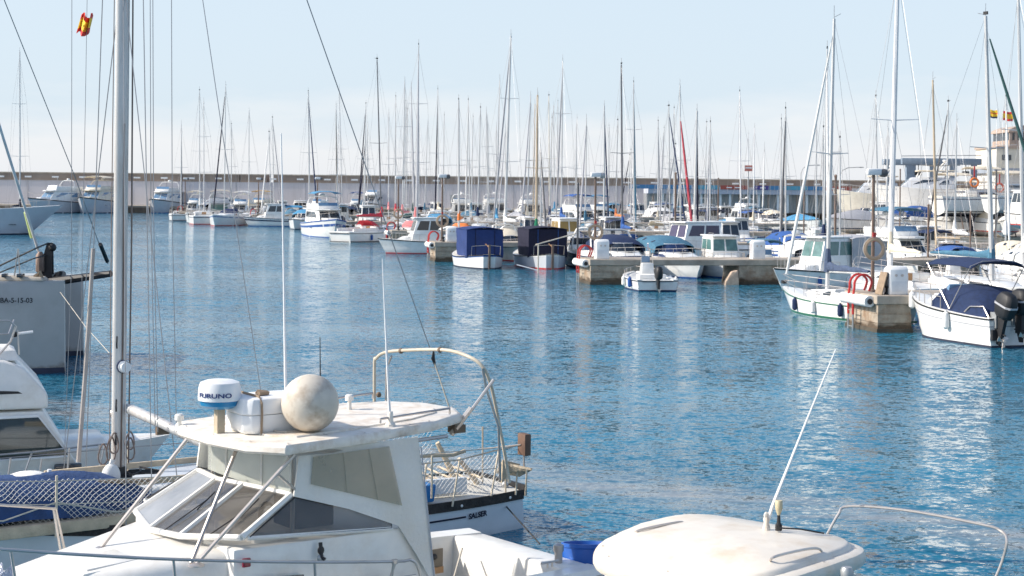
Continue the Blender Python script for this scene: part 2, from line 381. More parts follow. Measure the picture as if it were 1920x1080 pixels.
def pier(x, y, L, wid, k, blocks, lab, hz=1.36, skew=0):
    """x,y: picture spot where the near corner of the pier head meets the water"""
    g = PZ(x, y); t = thing('stone_pier', lab, 'pier', g, PA, 'stone piers with stepped heads')
    zz = [0, .34, .68, 1.03]
    for (a, b_) in blocks:
        mb = MB()                       # a pillar of big courses, each a little out of line with the next
        rs = []
        for i in range(3):
            j = random.uniform(.0, .035)
            for z in (zz[i]+.012, zz[i+1]-.012):
                rs.append([(a+j, j, z), (b_-j, j, z), (b_-j, wid-j, z), (a+j, wid-j, z)])
            rs.append([(a+.05, .05, zz[i+1]-.01), (b_-.05, .05, zz[i+1]-.01), (b_-.05, wid-.05, zz[i+1]-.01), (a+.05, wid-.05, zz[i+1]-.01)])
            if i < 2: rs.append([(a+.05, .05, zz[i+1]+.01), (b_-.05, .05, zz[i+1]+.01), (b_-.05, wid-.05, zz[i+1]+.01), (a+.05, wid-.05, zz[i+1]+.01)])
        mb.rings(rs[:-1]).build('stone_pillar', CONC, t, smooth=False)
        MB().box(a-.03, b_+.03, -.03, wid+.03, -1.2, .14).build('wet_footing', CONCD, t, smooth=False)
    MB().box(-.06, L, -.06, wid+.06, 1.03, hz).build('deck_slab', mat('pier slab', (.44,.38,.31), .9, var=.25, scale=.9, bump=.4, grime=(.18,.13,.09), gscale=.7, gamt=.7), t, bevel=.04, smooth=False)
    return t, g
def onp(g, a, b_, z=0): return g+PD*a-PN*b_+Vector((0,0,z))
pier_specs = [
 (1645,624,40,2.9,[(0,1.35),(13,15.5),(26,28)],'nearest stone pier, its rust stained head right of centre, below the red ladder hook'),
 (1107,534,58,2.8,[(0,3.6),(8.3,11.2),(20,22.5),(33,36),(46,48)],'long stone pier in mid harbour with a broken dark hole in its side'),
 (816,491,62,2.7,[(0,1.9),(10,12.5),(22,24),(34,36),(46,48)],'stone pier ending left of the two tarpaulined boats'),
 (735,462,36,2.7,[(0,2),(12,14),(24,26)],'stone pier ending behind the bow of the white pilothouse cruiser'),
 (584,439,55,3,[(0,2.6),(12,14),(24,26)],'short looking stone pier ending below the bright blue bimini'),
 (474,423,70,3.2,[(0,2.6),(12,14)],'far stone pier with a white cabinet, left of the blue covered boat'),
 (336,414,88,3.4,[(0,2.8),(12,14)],'farthest left stone pier head beside the yacht with the blue screen'),
]
for k, (x, y, L, w, bl, lab) in enumerate(pier_specs):
    t, g = pier(x, y, L, w, k, bl, lab); PIERS.append((g, w))
    # white fender tube across the head, the ladder and the bollard
    MB().tube([(-.2, .25, 1.12), (-.2, w-.2, 1.12)], .21, 10).build('fender_tube', WHITEC, t)
    for yy in (.25, w-.2): MB().tube([(-.2, yy-.03 if yy < 1 else yy+.03, 1.12), (-.2, yy-.035 if yy<1 else yy+.035, 1.12)], .11, 10).build('fender_hole', BLK, t)
    MB().lathe((.6, .5, 1.36), [(.13,0),(.11,.05),(.07,.12),(.07,.22),(.13,.27),(.13,.32),(.05,.34)], 10).build('bollard', BLK, t)
LADL = ['red topped ladder on the nearest pier head','red topped ladder on the second pier head beside the thin dark pole','red topped ladder left of the blue tarpaulined boat','small red topped ladder right of the boat with the red sail cover','tiny red topped ladder below the bright blue bimini','tiny red topped ladder left of the blue covered sailboat','tiny red topped ladder on the farthest left pier']
for k in range(7):
    g, w = PIERS[k]; ladder(onp(g, 0, w*.62), k, LADL[k])
# ================================================================ boat builders
def sm(t): t = max(0, min(1, t)); return t*t*(3-2*t)
class Hull:
    def __init__(s, L, B, fb=1.1, fs=.8, tw=.75, rake=.6, mx=.42, bowp=2.2, flare=.25, vee=0, stern=0, dip=.1):
        s.__dict__.update(L=L, B=B, fb=fb, fs=fs, tw=tw, rake=rake, mx=mx, bowp=bowp, flare=flare, vee=vee, stern=stern, dip=dip)
    def half(s, t):
        if t < s.mx: return s.B/2*(1-(1-s.tw)*((s.mx-t)/s.mx)**2)
        return s.B/2*max(.012, 1-((t-s.mx)/(1-s.mx))**s.bowp)
    def shz(s, t): return s.fs+(s.fb-s.fs)*t**1.6-s.dip*sin(pi*t)*.6
    def pt(s, t, k, sd, off=0):
        """t 0 stern..1 bow, k -1 keel, 0 waterline, 1 sheer"""
        b = s.half(t); z1 = s.shz(t)
        bowness = sm((t-.45)/.55)
        wl = b*(1-s.flare*(.35+.65*bowness)); 
        if k >= 0:
            q = k**(.75 if not s.vee else 1.0); w = wl+(b-wl)*q
            if s.vee and .28 < k < .40: w += .03
            z = k*z1
        else:
            w = wl*(1-(-k)**(2.2 if not s.vee else 1.3)); z = k*.45*(1-.6*bowness)
        x = -s.L/2+t*s.L
        if t > .5:
            x -= s.rake*((1-max(-.6, min(1, z/s.fb))))*((t-.5)/.5)**2
        if t < .2: x += s.stern*(1-max(0, min(1, z/s.fs)))*(1-t/.2)
        return Vector((x, sd*(w+off), z))
    def build(s, root, m, n=14, name='hull'):
        ks = [1, .82, .6, .41, .3, .15, 0, -.4, -.8, -1]; rs = []
        for i in range(n+1):
            t = i/n; t = 1-(1-t)**1.25
            ring = [s.pt(t, k, -1) for k in ks]+[s.pt(t, k, 1) for k in ks[-2::-1]]
            rs.append(ring)
        return MB().rings(rs).build(name, m, root)
    def deck(s, root, m, inset=.06, h=.03, n=10, t0=.0, t1=.985, name='deck'):
        rs = []
        for i in range(n+1):
            t = t0+(t1-t0)*i/n; z = s.shz(t); w = max(.02, s.half(t)-inset); x = s.pt(t, 1, 1).x
            rs.append([(x,-w,z-.1),(x,w,z-.1),(x,w,z+.006),(x,w*.5,z+h),(x,-w*.5,z+h),(x,-w,z+.006)])
        return MB().rings(rs).build(name, m, root)
    def band(s, root, m, z0, z1, name='stripe', off=.008, n=14, t0=0.0, t1=1, rel=False, sides=(-1, 1), wrap=True):
        out = None
        for sd in sides:
            g = []
            for i in range(n+1):
                t = t0+(t1-t0)*i/n; sh = s.shz(t)
                a, b = ((z0, z1) if rel else (z0/sh, z1/sh))
                g.append([s.pt(t, a, sd, off), s.pt(t, (a+b)/2, sd, off), s.pt(t, b, sd, off)])
            out = MB().sheet(g, .012).build(name, m, root)
        if wrap and t0 == 0:
            a, b = ((z0*s.shz(0), z1*s.shz(0)) if rel else (z0, z1))
            w = s.pt(0, a/s.shz(0), 1).y; MB().hexa([(-s.L/2-.012+0*a,-w,a),(-s.L/2+.01,-w,a),(-s.L/2+.01,w,a),(-s.L/2-.012,w,a)],[(-s.L/2-.012,-w,b),(-s.L/2+.01,-w,b),(-s.L/2+.01,w,b),(-s.L/2-.012,w,b)]).build(name, m, root)
        return out
    def rail(s, root, h=.55, t0=.3, t1=1, n=6, r=.013, m=None, mid=True, name='guard_rail', inset=.09, closed=True):
        m = m or STEEL; mb = MB()
        def q(t, sd, z): p = s.pt(min(t, .97), 1, sd); w = max(0, abs(p.y)-inset); return Vector((p.x+(.18*(z/h) if t > .97 else 0), sd*w, p.z+z))
        ts = [t0+(t1-t0)*i/n for i in range(n+1)]
        for lev in ((h, h*.52) if mid else (h,)):
            port = [q(t, 1, lev) for t in ts]; stb = [q(t, -1, lev) for t in ts]
            mb.tube(port+(stb[::-1] if closed else []), r, 5)
            if not closed: mb.tube(stb, r, 5)
        for t in ts[:-1] if closed else ts:
            for sd in (1, -1): mb.tube([q(t, sd, 0), q(t, sd, h)], r, 5)
        return mb.build(name, m, root)
    def fender(s, root, t, sd, m=None, z=.42, r=.11, h=.5):
        p = s.pt(t, z/s.shz(t), sd, r*.8)
        mb = MB().lathe(p-Vector((0,0,h*.5)), [(r*.4,0),(r*.95,.06),(r,.12),(r,h-.12),(r*.9,h-.05),(r*.35,h),(r*.3,h+.05)], 10)
        o = mb.build('fender', m or NAVY, root)
        MB().tube([p+Vector((0,0,h*.5+.04)), s.pt(t, 1, sd, -.05)+Vector((0,0,.1))], .008, 4).build('lanyard', ROPEW, o)
class House:
    """a raked box; faces p s f b; bottom ring and top ring"""
    def __init__(s, xa, xb, wa, wb, z0, z1, rf=.3, rb=.05, ti=.1, z0b=None, z1b=None):
        z0b = z0 if z0b is None else z0b; z1b = z1 if z1b is None else z1b
        s.a = [V(xa,-wa,z0), V(xb,-wb,z0b), V(xb,wb,z0b), V(xa,wa,z0)]
        s.b = [V(xa+rb,-wa+ti,z1), V(xb-rf,-wb+ti,z1b), V(xb-rf,wb-ti,z1b), V(xa+rb,wa-ti,z1)]
    def build(s, root, m, name='cabin', bevel=.06, seg=2):
        s.o = MB().hexa(s.a, s.b).build(name, m, root, bevel=bevel, seg=seg); return s.o
    def face(s, f, u, v, off=0):
        i, j = {'s':(0,1), 'f':(1,2), 'p':(3,2), 'b':(0,3)}[f]
        A, B, C, D = s.a[i], s.a[j], s.b[i], s.b[j]
        p = A.lerp(B, u).lerp(C.lerp(D, u), v); n = (B-A).cross(C-A).normalized()
        ctr = sum(s.a+s.b, Vector())/8
        if n.dot(p-ctr) < 0: n = -n
        return p+n*off
    def win(s, f, u0, u1, v0, v1, m=None, sl0=0, sl1=0, name='window', fr=None):
        q = [s.face(f, u0, v0, .006), s.face(f, u1, v0, .006), s.face(f, u1+sl1, v1, .006), s.face(f, u0+sl0, v1, .006)]
        o = MB().slab(q, .016).build(name, m or GLASS, s.o)
        return o
def bimini(root, x0, x1, w, z, zb, m, arch=.14, name='bimini', n=7, flat=True, legs=True, xleg=None, slope=0):
    g = []
    for i in range(5):
        u = i/4; x = x0+(x1-x0)*u
        g.append([(x, w*(2*j/n-1)*1.0, z+slope*u+arch*(1-(2*j/n-1)**2)-(.06 if i in (0, 4) else 0)-(.10 if j in (0, n) else 0)) for j in range(n+1)])
    o = MB().sheet(g, .03).build(name, m, root)
    if legs:
        mb = MB(); xl = (x0+x1)/2 if xleg is None else xleg
        for x in (x0+.05, x1-.05):
            mb.tube([(xl, -w, zb), (x, -w+.02, z-.08+slope*(x-x0)/(x1-x0)), (x, -w*.55, z+arch*.6), (x, w*.55, z+arch*.6), (x, w-.02, z-.08+slope*(x-x0)/(x1-x0)), (xl, w, zb)], .016, 5)
        mb.build('canopy_frame', STEEL, root)
    return o
def outboard(root, x, y, z, m=None, sc=1.0, tilt=0, name='outboard_motor', band=None):
    m = m or BLK; mb = MB()
    def T(p): # tilt about bracket
        a = R(tilt); px, pz = p[0]*sc, p[2]*sc
        return Vector((x+px*cos(a)-pz*sin(a)*1, y+p[1]*sc, z+px*sin(a)+pz*cos(a)))
    rs = []
    for (zz, fx, bx, w) in ((-.05,.12,-.28,.12),(.05,.17,-.36,.17),(.28,.20,-.40,.19),(.48,.18,-.38,.175),(.60,.10,-.30,.13),(.64,.0,-.2,.06)):
        rs.append([T((x_, y_, zz)) for x_, y_ in ((fx,-w*.6),(fx,w*.6),(fx-.06,w),(bx+.1,w),(bx,w*.55),(bx,-w*.55),(bx+.1,-w),(fx-.06,-w))])
    mb.rings(rs); o = mb.build(name, m, root, bevel=.012*sc, seg=1)
    MB().rings([[T(p) for p in ((.05,-.06,z_),(.05,.06,z_),(-.2,.05,z_),(-.2,-.05,z_))] for z_ in (-.05,-.55)]).build('leg', m, o)
    MB().rings([[T(p) for p in ((.16,-.015,z_),(.16,.015,z_),(-.32,.015,z_),(-.32,-.015,z_))] for z_ in (-.44,-.47)]).build('plate', m, o)
    MB().rings([[T(p) for p in ((.02-q,-.04*q2,z_),(.02-q,.04*q2,z_),(-.18,.03,z_),(-.18,-.03,z_))] for z_, q, q2 in ((-.5,0,1),(-.78,.08,.6))]).build('skeg', m, o)
    pr = MB().lathe(T((-.24,0,-.62)), [(.05,-.1*sc),(.06,0),(.03,.1*sc)], 8, 'x')
    for k in range(3):
        a = k*2*pi/3+.4; c = T((-.26,0,-.62)); pr.slab([c, c+Vector((.03,.17*sc*cos(a-.4),.17*sc*sin(a-.4))), c+Vector((-.02,.19*sc*cos(a+.35),.19*sc*sin(a+.35)))], .012)
    pr.build('propeller', STEEL, o)
    if band: MB().rings([[T(p) for p in ((.206,-.12,z_),(.206,.12,z_),(.145,.196,z_),(-.31,.196,z_),(-.405,.11,z_),(-.405,-.11,z_),(-.31,-.196,z_),(.145,-.196,z_))] for z_ in (.28,.33)]).build('cowl_band', band, o)
    MB().box(x+.1*sc, x+.34*sc, y-.1*sc, y+.1*sc, z-.35*sc, z+.05*sc).build('bracket', GREYS, o)
    return o
def radar_arch(root, x, w, z0, z1, m=None, lean=.5, r=.05, name='radar_arch', dome=True):
    m = m or GEL
    pts = [(x, -w, z0), (x-lean*.6, -w*.97, z0+(z1-z0)*.6), (x-lean, -w*.78, z1-.08), (x-lean, -w*.5, z1), (x-lean, w*.5, z1), (x-lean, w*.78, z1-.08), (x-lean*.6, w*.97, z0+(z1-z0)*.6), (x, w, z0)]
    o = MB().tube(pts, r, 7, flat=1.6).build(name, m, root)
    if dome: MB().lathe((x-lean, 0, z1+r), [(.10,0),(.26,.04),(.28,.12),(.24,.20),(.05,.24)], 12).build('radar_dome', GEL, root)
    return o
def hull_group(d): return {'far': d > 130}
# --------------------------------------------------------------- sailing boats
SPN = 'sailing boats moored in the rows beyond the basin'
def sailboat(label, xb, d, xt, yt, cover=None, genoa=None, gdx=0, toward=False, hullm=None, L=None, mm=None, boot=None, sp=1, cab=None, bim=None, far=None, zm=None, fend=0, y0=None, group=SPN, md=.066, gtop=.96, cat='sailboat', hood=None, wood=False, gthick=.075, dark=False, extra=None):
    """xb, d: column and distance of the mast foot; xt, yt: masthead"""
    far = d > 125 if far is None else far
    foot = PV(xb, 350, d); head = P(xt, yt, d); hgt = head.z
    L = L or max(7.2, min(13, hgt*.72)); B = L*.31+.2
    J = L*.40; px = J*FPX/d
    c = max(-.999, min(.999, gdx/px)) if gdx else random.uniform(-.22, .12)
    a = math.acos(c); a = -a if toward else a
    fwd = Vector((cos(a), sin(a), 0))
    ctr = foot-fwd*(L*.09); fr = Fr(ctr.x, ctr.y, math.degrees(a))
    t = thing('sailboat', label, cat, ctr, a, group)
    H = Hull(L, B, fb=L*.115+.08, fs=L*.088+.05, tw=.68 if not wood else .35, rake=L*.09, flare=.16, bowp=2.0, stern=.25 if not wood else -.2, dip=.12)
    H.build(t, hullm or GEL, n=10 if far else 16)
    H.deck(t, GEL2 if wood else GEL, n=8)
    H.band(t, boot or random.choice([NAVY, ANTI, BLUE, REDP]), .02, .11, 'boot_stripe', n=8 if far else 14)
    H.band(t, boot or random.choice([NAVY, DKG, BLUE]), .80, .87, 'sheer_stripe', rel=True, n=8 if far else 14) if random.random() < .75 or boot else None
    zd = H.shz(.5)
    ch = House(-L*.10, L*.26, B*.30, B*.17, zd-.02, zd+.42, rf=L*.09, rb=-.06, ti=.06, z1b=zd+.27); ch.build(t, cab or GEL, 'coachroof', .05)
    for f in 'ps':
        ch.win(f, .12, .36, .35, .78); ch.win(f, .44, .68, .35, .74)
    ch.win('b', .38, .62, .2, .95, WOOD, name='companionway')
    # cockpit coamings and well
    for sd in (-1, 1): MB().hexa([(-L*.42, sd*B*.27-.07, zd-.05), (-L*.10, sd*B*.30-.07, zd-.05), (-L*.10, sd*B*.30+.07, zd-.05), (-L*.42, sd*B*.27+.07, zd-.05)], [(-L*.42, sd*B*.27-.05, zd+.22), (-L*.10, sd*B*.30-.05, zd+.3), (-L*.10, sd*B*.30+.05, zd+.3), (-L*.42, sd*B*.27+.05, zd+.22)]).build('coaming', cab or GEL, t)
    z0 = zd+.3; mt = fr.loc(head); mf = V(L*.09, 0, z0)
    mtm = mm or (SPARW if wood else ALU)
    mast = MB().tube([mf, mf.lerp(mt, .5), mt], [md*1.05, md, md*.7], 8).build('mast', mtm, t)
    # masthead gear
    g = MB().tube([mt, mt+V(0,0,.55)], .014, 4); g.tube([mt+V(0,0,.06), mt+V(-.45,0,.16)], .012, 4); g.build('masthead_aerial', WIRE, mast)
    if random.random() < .55: MB().box(mt.x-.12, mt.x+.12, -.03+mt.y, .03+mt.y, mt.z+.06, mt.z+.2).build('wind_vane', BLK, mast)
    rg = MB()
    levels = {0: [], 1: [.5], 2: [.36, .68]}[sp]; sw = B*.30
    for i, lv in enumerate(levels):
        c = mf.lerp(mt, lv); w = sw*(1 if i == 0 else .75)
        for sd in (-1, 1): MB().tube([c, c+V(-.12, sd*w, .05)], .028, 5, r2=.018).build('spreader', mtm, mast)
    chx = L*.06; wr = .007 if not far else .008
    for sd in (-1, 1):
        cp = V(chx, sd*(H.half(.56)-.06), H.shz(.56)); prev = cp
        pts = [cp]+[mf.lerp(mt, lv)+V(-.12, sd*sw*(1 if i == 0 else .75), .05) for i, lv in enumerate(levels)]+[mf.lerp(mt, .97)]
        rg.tube(pts, wr, 4)
        rg.tube([cp+V(.1,0,0), mf.lerp(mt, levels[0] if levels else .7)], wr, 4)
    bow = H.pt(.985, 1, 1); bow.y = 0
    st = V(-L/2+.1, 0, H.shz(0)); rg.tube([st, mt], wr, 4)
    stay_top = mf.lerp(mt, gtop)
    rg.tube([bow, mt if not genoa else stay_top], wr, 4)
    rg.build('rigging', WIRE, t)
    if genoa:
        n = 7; pts = [bow.lerp(stay_top, .05+.9*i/n) for i in range(n+1)]
        rr = [gthick*(.6+.9*sin(pi*min(1, (i+.6)/n))**.6) if i < n else gthick*.4 for i in range(n+1)]; rr = [gthick*f for f in (.75,1.25,1.2,1.1,1.0,.9,.75,.45)]
        fs = MB().tube(pts, rr, 7).build('furled_headsail', genoa, t)
        MB().lathe(bow+V(0,0,.12), [(.05,0),(.13,.02),(.13,.14),(.05,.16)], 8).build('furling_drum', BLK, fs)
    bz = z0+.75 if L < 9 else z0+.95
    bl = L*.36; b0 = V(L*.09-md, 0, bz); b1 = V(L*.09-bl, 0, bz+.06)
    bo = MB().tube([b0, b1], .05, 7).build('boom', mtm, t)
    if cover:
        n = 9; rs = []
        for i in range(n+1):
            u = i/n; c = b0.lerp(b1, u*.97); hh = .17*(1-u)**.6+.09; ww = .13-.05*u
            if i == 0: hh = .36
            lump = 1+.12*sin(i*2.1)
            rs.append([(c.x, c.y+ww*cos(q)*lump, c.z+.02+hh*(.55+.62*sin(q))*lump) for q in [2*pi*k/9 for k in range(9)]])
        cv = MB().rings(rs); cv.rings([[(b0.x+.06+r_*cos(q), r_*sin(q), bz+zz) for q in [2*pi*k/8 for k in range(8)]] for zz, r_ in ((-.02,.17),(.4,.15),(.75,.11),(.95,.085))])
        cv.build('sail_cover', cover, t)
    if hood or (random.random() < .45):
        g = []
        for i in range(5):
            u = i/4; x = -L*.06-L*.09*u; z = z0+.05+(.52*sin(pi*.5*min(1, u*1.3)))
            g.append([(x, B*.29*(2*j/6-1), z-(.0 if 0 < j < 6 else .42*u)+.05*(1-(2*j/6-1)**2)) for j in range(7)])
        MB().sheet(g, .025).build('spray_hood', hood or cover or NAVY, t)
    if bim: bimini(t, -L*.46, -L*.20, B*.36, zd+1.75, zd+.2, bim)
    H.rail(t, .55, .06, 1, 5 if far else 7, .012 if not far else .015)
    if fend:
        for i in range(fend):
            for sd in (-1, 1): H.fender(t, .25+.22*i, sd, random.choice([NAVY, WHITEC, BLUE]))
    if extra: extra(t, H, zd, L, B)
    return t
# --------------------------------------------------------------- motor boats
def motor(label, x, y, hd, style, L=8, B=None, hullm=None, can=None, glass=None, cat='motorboat', name=None, group=None, fend=0, boot=None, z=0, d=None, top=None, stripe=None, roof=None, opt=()):
    g = PZ(x, y) if d is None else PV(x, 350, d)
    d = g.y; far = d > 150
    B = B or L*.30+.35; hullm = hullm or GEL; top = top or GEL; glass = glass or GLASS
    t = thing(name or {'open':'open_boat','llaut':'fishing_boat','fly':'motor_yacht','pilot':'pilothouse_boat','express':'motor_cruiser','tent':'covered_boat'}[style], label, cat, V(g.x, g.y, z), R(hd), group or {'open':'small open boats','llaut':'double ended wooden boats','fly':'flybridge motor yachts','pilot':'pilothouse boats','express':'open motor cruisers','tent':'boats under covers'}[style])
    if style == 'fly':
        H = Hull(L, B, fb=L*.13+.25, fs=L*.085+.2, tw=.9, rake=L*.12, flare=.3, bowp=2.3, vee=1, dip=.05)
    elif style == 'llaut':
        H = Hull(L, B, fb=L*.12+.15, fs=L*.10+.12, tw=.25, rake=.25, flare=.2, bowp=2.2, mx=.46, stern=.1, dip=.45)
    elif style == 'open':
        H = Hull(L, B, fb=.75, fs=.55, tw=.88, rake=.5, flare=.22, bowp=2.5, vee=1, dip=.03)
    else:
        H = Hull(L, B, fb=L*.09+.50, fs=L*.06+.45, tw=.88, rake=L*.09, flare=.28, bowp=2.4, vee=1, dip=.06)
    H.build(t, hullm, n=9 if far else 14)
    H.band(t, boot or random.choice([ANTI, NAVY, REDP, BLUE, ANTI]), .0, .08, 'boot_stripe', n=8 if far else 14)
    H.band(t, BLK if stripe is None else stripe, .93, 1.0, 'rub_rail', off=.022, rel=True, n=8 if far else 14)
    if stripe: H.band(t, stripe, .62, .76, 'hull_stripe', rel=True, n=8 if far else 14)
    zd = H.shz(.45); zf = H.shz(.7)
    if style in ('fly', 'pilot', 'express', 'tent', 'llaut'): H.deck(t, top if style != 'llaut' else GEL2)
    def nav(z_): MB().tube([(-.1,0,z_),(-.1,0,z_+.5)], .018, 5).build('mast_light', WHITEP, t)
    if style == 'pilot':
        # trunk cabin forward then wheelhouse
        tk = House(L*.05, L*.33, B*.36, B*.22, zd-.02, zd+.5, rf=L*.1, ti=.08, z1b=zf+.28); tk.build(t, top, 'trunk_cabin', .07)
        for f in 'ps': tk.win(f, .2, .75, .35, .75, glass, sl1=-.05)
        hh = 1.75 if L > 6.5 else 1.5
        wh = House(-L*.16, L*.17, B*.37, B*.33, zd-.02, zd+hh, rf=.5, rb=-.05, ti=.14); wh.build(t, top, 'wheelhouse', .06)
        for f in 'ps':
            wh.win(f, .08, .46, .50, .90, glass, sl0=.01); wh.win(f, .51, .92, .50, .90, glass, sl1=-.06)
        wh.win('f', .05, .47, .46, .9, glass); wh.win('f', .53, .95, .46, .9, glass)
        wh.win('b', .08, .34, .5, .9, glass); wh.win('b', .66, .92, .5, .9, glass); wh.win('b', .39, .61, .1, .9, glass, name='door')
        r = MB().rings([[(L*.17-.45+.22, -B*.30, zz), (L*.17-.45+.30, 0, zz), (L*.17-.45+.22, B*.30, zz), (-L*.16-.5, B*.32, zz), (-L*.16-.5, -B*.32, zz)] for zz in (zd+hh, zd+hh+.09)]).build('roof', roof or top, t, bevel=.03)
        MB().tube([(-L*.1,-B*.22,zd+hh+.09),(-L*.1,-B*.22,zd+hh+.2),(L*.05,-B*.22,zd+hh+.2),(L*.05,-B*.22,zd+hh+.09)], .015, 5).build('roof_rail', STEEL, t)
        nav(zd+hh+.05)
        for sd in (-1, 1): MB().hexa([(-L*.49, sd*B*.40-.05, zd-.1), (-L*.16, sd*B*.42-.05, zd-.1), (-L*.16, sd*B*.42+.05, zd-.1), (-L*.49, sd*B*.40+.05, zd-.1)], [(-L*.49, sd*B*.40-.05, zd+.18), (-L*.16, sd*B*.42-.05, zd+.28), (-L*.16, sd*B*.42+.05, zd+.28), (-L*.49, sd*B*.40+.05, zd+.18)]).build('coaming', top, t)
        if can: bimini(t, -L*.46, -L*.17, B*.38, zd+1.5, zd+.15, can)
    if 'encl' in opt:
        n = 10; g = []
        for (xx, hz) in ((-L*.12,1.78),(-L*.16,1.86),(-L*.30,1.90),(-L*.40,1.80),(-L*.455,1.45),(-L*.47,.1)):
            g.append([V(xx, B*.40*(1-2*j/n), zd+(hz*(1-.10*abs(1-2*j/n)**4)) if 0 < j < n else zd+.12) for j in range(n+1)])
        g2_ = [[V(p.x, math.copysign(B*.40, p.y) if j in (0, 1, n-1, n) else p.y, p.z) for j, p in enumerate(r_)] for r_ in g]
        en = MB().sheet(g2_, .03).build('canvas_enclosure', GREYC, t)
        for sd in (-1, 1): MB().box(-L*.34, -L*.24, sd*(B*.40+.035)-.012, sd*(B*.40+.035)+.012, zd+.85, zd+1.35).build('clear_panel', GLASSG, en)
    if style == 'fly':
        z1 = zd+1.25
        sal = House(-L*.30, L*.24, B*.42, B*.30, zd-.02, z1, rf=L*.13, rb=-.05, ti=.12); sal.build(t, top, 'saloon', .09)
        for f in 'ps': sal.win(f, .08, .46, .42, .85, glass); sal.win(f, .49, .86, .42, .85, glass, sl1=-.12)
        sal.win('f', .06, .48, .22, .88, glass, name='windscreen'); sal.win('f', .52, .94, .22, .88, glass, name='windscreen')
        sal.win('b', .12, .88, .1, .85, glass, name='door')
        ro = MB().rings([[(L*.15, -B*.30, zz), (L*.20, 0, zz), (L*.15, B*.30, zz), (-L*.42, B*.42, zz), (-L*.42, -B*.42, zz)] for zz in (z1, z1+.14)]).build('flybridge_deck', top, t, bevel=.04)
        fb_ = House(-L*.34, L*.10, B*.36, B*.26, z1+.14, z1+.62, rf=.35, rb=-.1, ti=-.02); fb_.build(t, top, 'flybridge_coaming', .08)
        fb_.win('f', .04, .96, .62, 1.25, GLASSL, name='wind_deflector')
        H2 = MB().box(-L*.42, -L*.40, -B*.40, B*.40, z1+.14, z1+.2)
        radar_arch(t, -L*.16, B*.40, z1+.1, z1+1.35, top, .55)
        if can: bimini(t, -L*.26, L*.09, B*.36, z1+1.75, z1+.5, can)
        tr = House(L*.15, L*.38, B*.28, B*.14, zf-.05, zf+.32, rf=L*.08, ti=.06); tr.build(t, top, 'trunk_cabin', .06)
        nav(z1+1.4)
        for k in range(2 if not far else 1):
            for sd in (-1, 1):
                c = H.pt(.60+.12*k, .60, sd, .01); MB().tube([c-V(.25,0,0), c+V(.25,0,0)], .07, 8, flat=.3).build('porthole', GLASS, t)
    if style == 'express':
        tk = House(-L*.02, L*.36, B*.40, B*.20, zd-.02, zd+.42, rf=L*.13, ti=.10, z1b=zf+.22); tk.build(t, top, 'trunk_cabin', .10, 3)
        for f in 'ps': tk.win(f, .12, .55, .3, .72, glass, sl1=-.08)
        MB().box(L*.16, L*.22, -.26, .26, zf+.31, zf+.36).build('deck_hatch', GLASS, t)
        zt = zd+.42
        # wrap round windscreen
        n = 8; g = []
        for j in range(n+1):
            u = 2*j/n-1; xx = L*.10-abs(u)**2.2*L*.15; yy = B*.40*math.copysign(abs(u)**.8, u)
            g.append([V(xx, yy, zt-.06), V(xx-.28*(1-.4*abs(u)), yy*.95, zt+.42)])
        ws = MB().sheet(g, .02).build('windscreen', glass, t)
        MB().tube([q[1] for q in g], .022, 5).build('screen_frame', STEEL if can is None else WHITEP, ws)
        for j in (2, 4, 6): MB().tube(g[j], .016, 5).build('screen_post', STEEL, ws)
        for sd in (-1, 1): MB().hexa([(-L*.48, sd*B*.40-.08, zd-.1), (L*.0, sd*B*.41-.08, zd-.1), (L*.0, sd*B*.41+.06, zd-.1), (-L*.48, sd*B*.40+.06, zd-.1)], [(-L*.46, sd*B*.39-.06, zd+.22), (L*.0, sd*B*.39-.06, zd+.40), (L*.0, sd*B*.39+.04, zd+.40), (-L*.46, sd*B*.39+.04, zd+.22)]).build('coaming', top, t, bevel=.03)
        if 'arch' in opt: radar_arch(t, -L*.18, B*.41, zd+.1, zt+1.15, top, .5, .06, dome='dome' in opt)
        if can:
            # hood of canvas from windscreen to cockpit, with clear side windows
            n = 8; g = []
            prof = [(L*.06, .40), (L*.01, .68), (-L*.08, .86), (-L*.20, .88), (-L*.30, .80), (-L*.38, .50)]
            for (xx, hz) in prof:
                g.append([V(xx, B*.39*cos(pi*j/n)*(1 if 0 < j < n else 1), zt+hz*(sin(pi*j/n)**.45 if 0 < j < n else 0)*1.0-(.12 if j in (0, n) else 0)) for j in range(n+1)])
            cn = MB().sheet(g, .02).build('canopy', can, t)
            for sd in (0, 1):
                a = 1 if sd == 0 else n-1; b_ = 2 if sd == 0 else n-2
                q = [g[1][a], g[3][a], g[3][b_], g[1][b_]]; ctr = V(-L*.15, 0, zt+.3)
                nn = (q[1]-q[0]).cross(q[2]-q[0]).normalized(); nn = nn if nn.dot(q[0]-ctr) > 0 else -nn
                qc = sum(q, Vector())/4
                MB().slab([qc+(p-qc)*.8+nn*.03 for p in q], .015).build('clear_panel', GLASS if 'dark' in opt else GREYC, cn)
        elif 'bimini' in opt: bimini(t, -L*.34, L*.02, B*.40, zt+1.35, zd+.3, NAVY)
        if 'stern' in opt: MB().hexa([(-L/2-.5,-B*.36,.12),(-L/2+.05,-B*.38,.12),(-L/2+.05,B*.38,.12),(-L/2-.5,B*.36,.12)],[(-L/2-.5,-B*.36,.2),(-L/2+.05,-B*.38,.2),(-L/2+.05,B*.38,.2),(-L/2-.5,B*.36,.2)]).build('swim_platform', top, t, bevel=.02)
